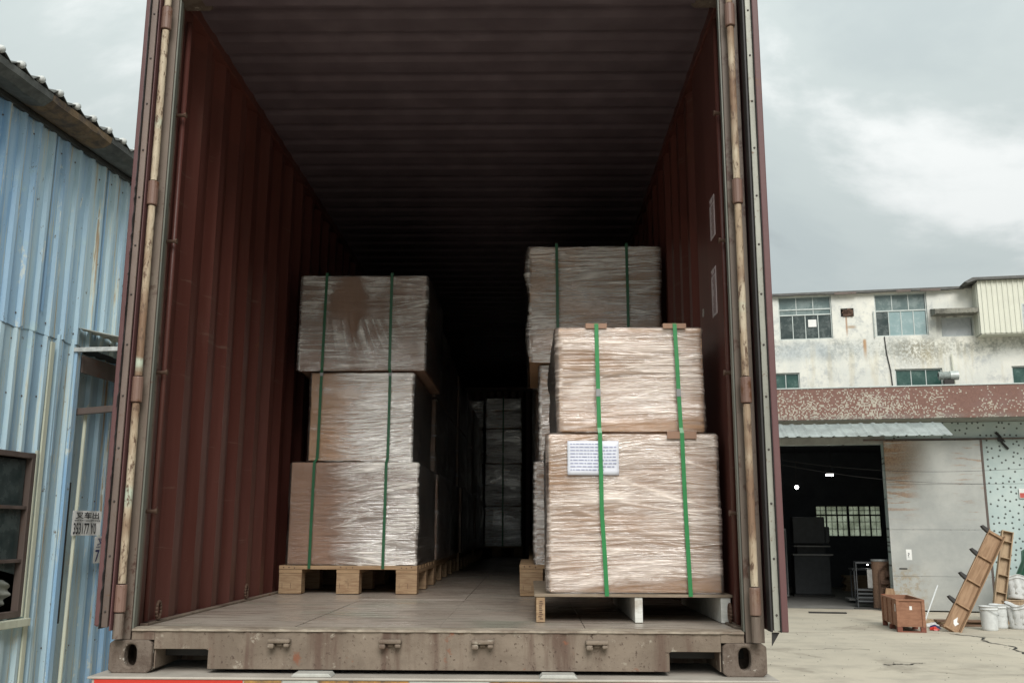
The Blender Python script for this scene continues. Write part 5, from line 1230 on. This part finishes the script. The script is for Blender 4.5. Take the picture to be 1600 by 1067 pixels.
# buckets and white bags
def bucket(x, y, z, r, h, crush, seed, lab, cat='bucket', rot=(0, 0), mat='bucket', name='white_bucket'):
    t = empty(name, (x, y, z), 0, lab, cat, 'white buckets by the green tarpaulin'); t.rotation_euler = (rot[0], rot[1], seed)
    def fn(v):
        a = math.atan2(v.y, v.x); k = 1+crush*(.10*math.sin(3*a+seed)+.07*math.sin(7*a+v.z*9+seed*2))*min(1, v.z/h*1.2)
        return Vector((v.x*k, v.y*k, v.z+crush*.035*math.sin(2*a+seed)*(v.z/h)))
    prof = [(0, 0), (r*.80, 0), (r*.84, .012)]; n = 10
    for i in range(1, n): prof.append((r*(.84+.13*i/n)+(.004*math.sin(i*2.2) if crush else 0), h*i/n))
    prof += [(r*.97, h*.84), (r*1.02, h*.85), (r*1.02, h*.88), (r*.98, h*.89), (r*.99, h*.965), (r*1.05, h*.975), (r*1.05, h), (r*.96, h), (r*.94, h*.9), (r*.82, .03), (0, .03)]
    MB().lathe(prof, 36, fn=fn).build('body', M[mat], t, smooth=True)
    if not crush:
        P = [Vector((r*1.04*math.cos(a), r*1.04*math.sin(a), h*.86-.10*abs(math.sin(a)))) for a in [math.pi+math.pi*k/16 for k in range(17)]]
        MB().path(P, .0035, 5).build('handle', M['grey'], t)
    return t
bucket(9.36, 13.35, 0, .150, .40, 0, 1.1, 'upright white plastic bucket, the leftmost of the row'); bucket(9.72, 13.75, 0, .150, .40, .15, 2.0, 'white bucket second from the left, slightly dented')
bucket(9.98, 13.62, 0, .165, .42, 1.1, 3.3, 'crushed white bucket in the middle of the row', mat='bag'); bucket(10.30, 13.60, 0, .19, .40, 1.3, 4.8, 'squashed wide white bucket in front of the green tarpaulin', mat='bag'); bucket(10.62, 13.75, 0, .17, .41, .8, 5.6, 'rightmost crumpled white bucket in front of the green tarpaulin', mat='bag')
bucket(10.52, 14.75, .42, .165, .40, 1.2, 7.7, 'crumpled white bucket sitting higher, on top of a box behind the row', mat='bag', rot=(R(6), R(7)))
t = empty('low_box', (10.50, 14.75, 0), R(-10), 'low wooden box behind the buckets carrying a crumpled bucket', 'box'); box('body', M['frame2'], t, -.28, .32, -.25, .25, 0, .40, .004); box('lid', M['frame2'], t, -.29, .33, -.26, .26, .4005, .418, .003)
# tarpaulin over a pile
vs = []; fs = []; a, b = 40, 40; rr = random.Random(2)
for i in range(a+1):
    for j in range(b+1):
        u_ = i/a*2-1; v_ = j/b*2-1; x = u_*1.35; y = v_*.75
        e = max(abs(u_), abs(v_)); z = 1.28 if e < .72 else 1.28*(1-((e-.72)/.28)**.8)
        if e > .72: k = .80+.20*(e-.72)/.28; x *= k/ max(e, .01)*e/.86; y *= k/.86
        z += .05*math.sin(u_*7+v_*3)*(e < .8); ang = math.atan2(v_, u_); f = max(0, (e-.7)/.3); x += .05*f*math.sin(ang*17); y += .05*f*math.sin(ang*17+1)
        vs.append((x, y, max(.01, z)))
        if i and j: q = i*(b+1)+j; fs.append((q-b-2, q-1, q, q-b-1))
t = MB().add(vs, fs).build('green_tarpaulin', M['tarp'], None, smooth=True, solid=.004); t.location = (12.22, 15.45, 0); t.rotation_euler = (0, 0, -FA); tag(t, 'green tarpaulin draped over a pile against the pale wall', 'tarpaulin')
# stick, boards and rubbish
t = MB().tube((8.30, 13.55, .01), (8.80, 14.0, .70), .013, n=8).build('white_stick', M['bucket']); tag(t, 'thin white stick leaning beside the crate', 'stick')
for k, (dx, dy, dz, rz, lab) in enumerate(((0, 0, 0, 6, 'lowest dark board lying on the ground behind the tan trough'), (.05, .08, .036, 12, 'middle board of the low pile behind the tan trough'), (.0, .05, .072, -3, 'topmost board of the low pile behind the tan trough'))):
    t = MB().box(-.42, .42, -.09, .09, 0, .034).build('loose_board', M['drum' if k % 2 == 0 else 'frame2'], None, .003); t.location = (9.18+dx, 14.05+dy, dz+.001); t.rotation_euler = (0, 0, R(rz)); tag(t, lab, 'board', 'boards piled behind the trough')
for k, (x, y, s_, m, lab) in enumerate(((8.42, 14.1, .10, 'yellow', 'small yellow crumpled bag on the ground right of the crate'), (8.62, 13.9, .09, 'white_paper', 'small white crumpled bag on the ground near the stick'), (8.52, 13.55, .08, 'blue_ink', 'small dark blue rag at the foot of the stick'), (8.40, 13.30, .07, 'retro_r', 'small red rag between crate and trough'), (8.72, 14.25, .12, 'frame2', 'pale crumpled sack behind the trough foot'))):
    mb = MB(); rr = random.Random(k+30); 
    def fn(v, rr=rr): return Vector((v.x*rr.uniform(.75, 1.25), v.y*rr.uniform(.75, 1.25), v.z*rr.uniform(.85, 1.15)))
    mb.lathe([(0.001, s_*.8), (s_*.5, s_*.8), (s_*.9, s_*.55), (s_*1.2, s_*.3), (s_*1.3, .01), (0.001, .0)], 9, fn=fn); t = mb.build('crumpled_rubbish', M[m], None, smooth=False); t.location = (x, y, 0); tag(t, lab, 'rubbish', 'rubbish beside the crate')
# red sign on the far wall
wx, wy = fl2w(1.85, -.02); t = empty('wall_sign', (wx, wy, 2.33), -FA, 'small white and red sign on the pale wall at the picture edge', 'sign'); box('plate', M['white_paper'], t, 0, .40, -.012, 0, 0, .20, .002); box('red_band', M['redsign'], t, .01, .39, -.0135, -.0125, .01, .11)
wx, wy = fl2w(1.98, -.10); t = empty('wall_box', (wx, wy, 1.75), -FA, 'dark pipe box fixed on the pale wall below the red sign', 'pipe box'); box('cover', M['dark'], t, 0, .3, 0, .09, 0, .5, .01); box('pipe', M['dark'], t, .1, .14, .02, .06, -.6, -.001, .005)

mb = MB(); rr = random.Random(77)
for k in range(900):
    x = rr.uniform(3.2, 12.5); y = rr.uniform(3.5, 15.5); q = rr.uniform(.004, .014); a = rr.uniform(0, 6.3)
    if y > 13.2: y = 13.2+rr.random()*2.2
    P = [(x+q*math.cos(a+t), y+q*math.sin(a+t)*.8, .001) for t in (0, 2.1, 4.2)]+[(x+rr.uniform(-.3, .3)*q, y, q*.8)]
    mb.add(P, [(0, 1, 2), (0, 1, 3), (1, 2, 3), (2, 0, 3)])
tag(mb.build('gravel', M['concrete']), 'scattered grit and small stones on the concrete yard', 'gravel', kind='stuff')
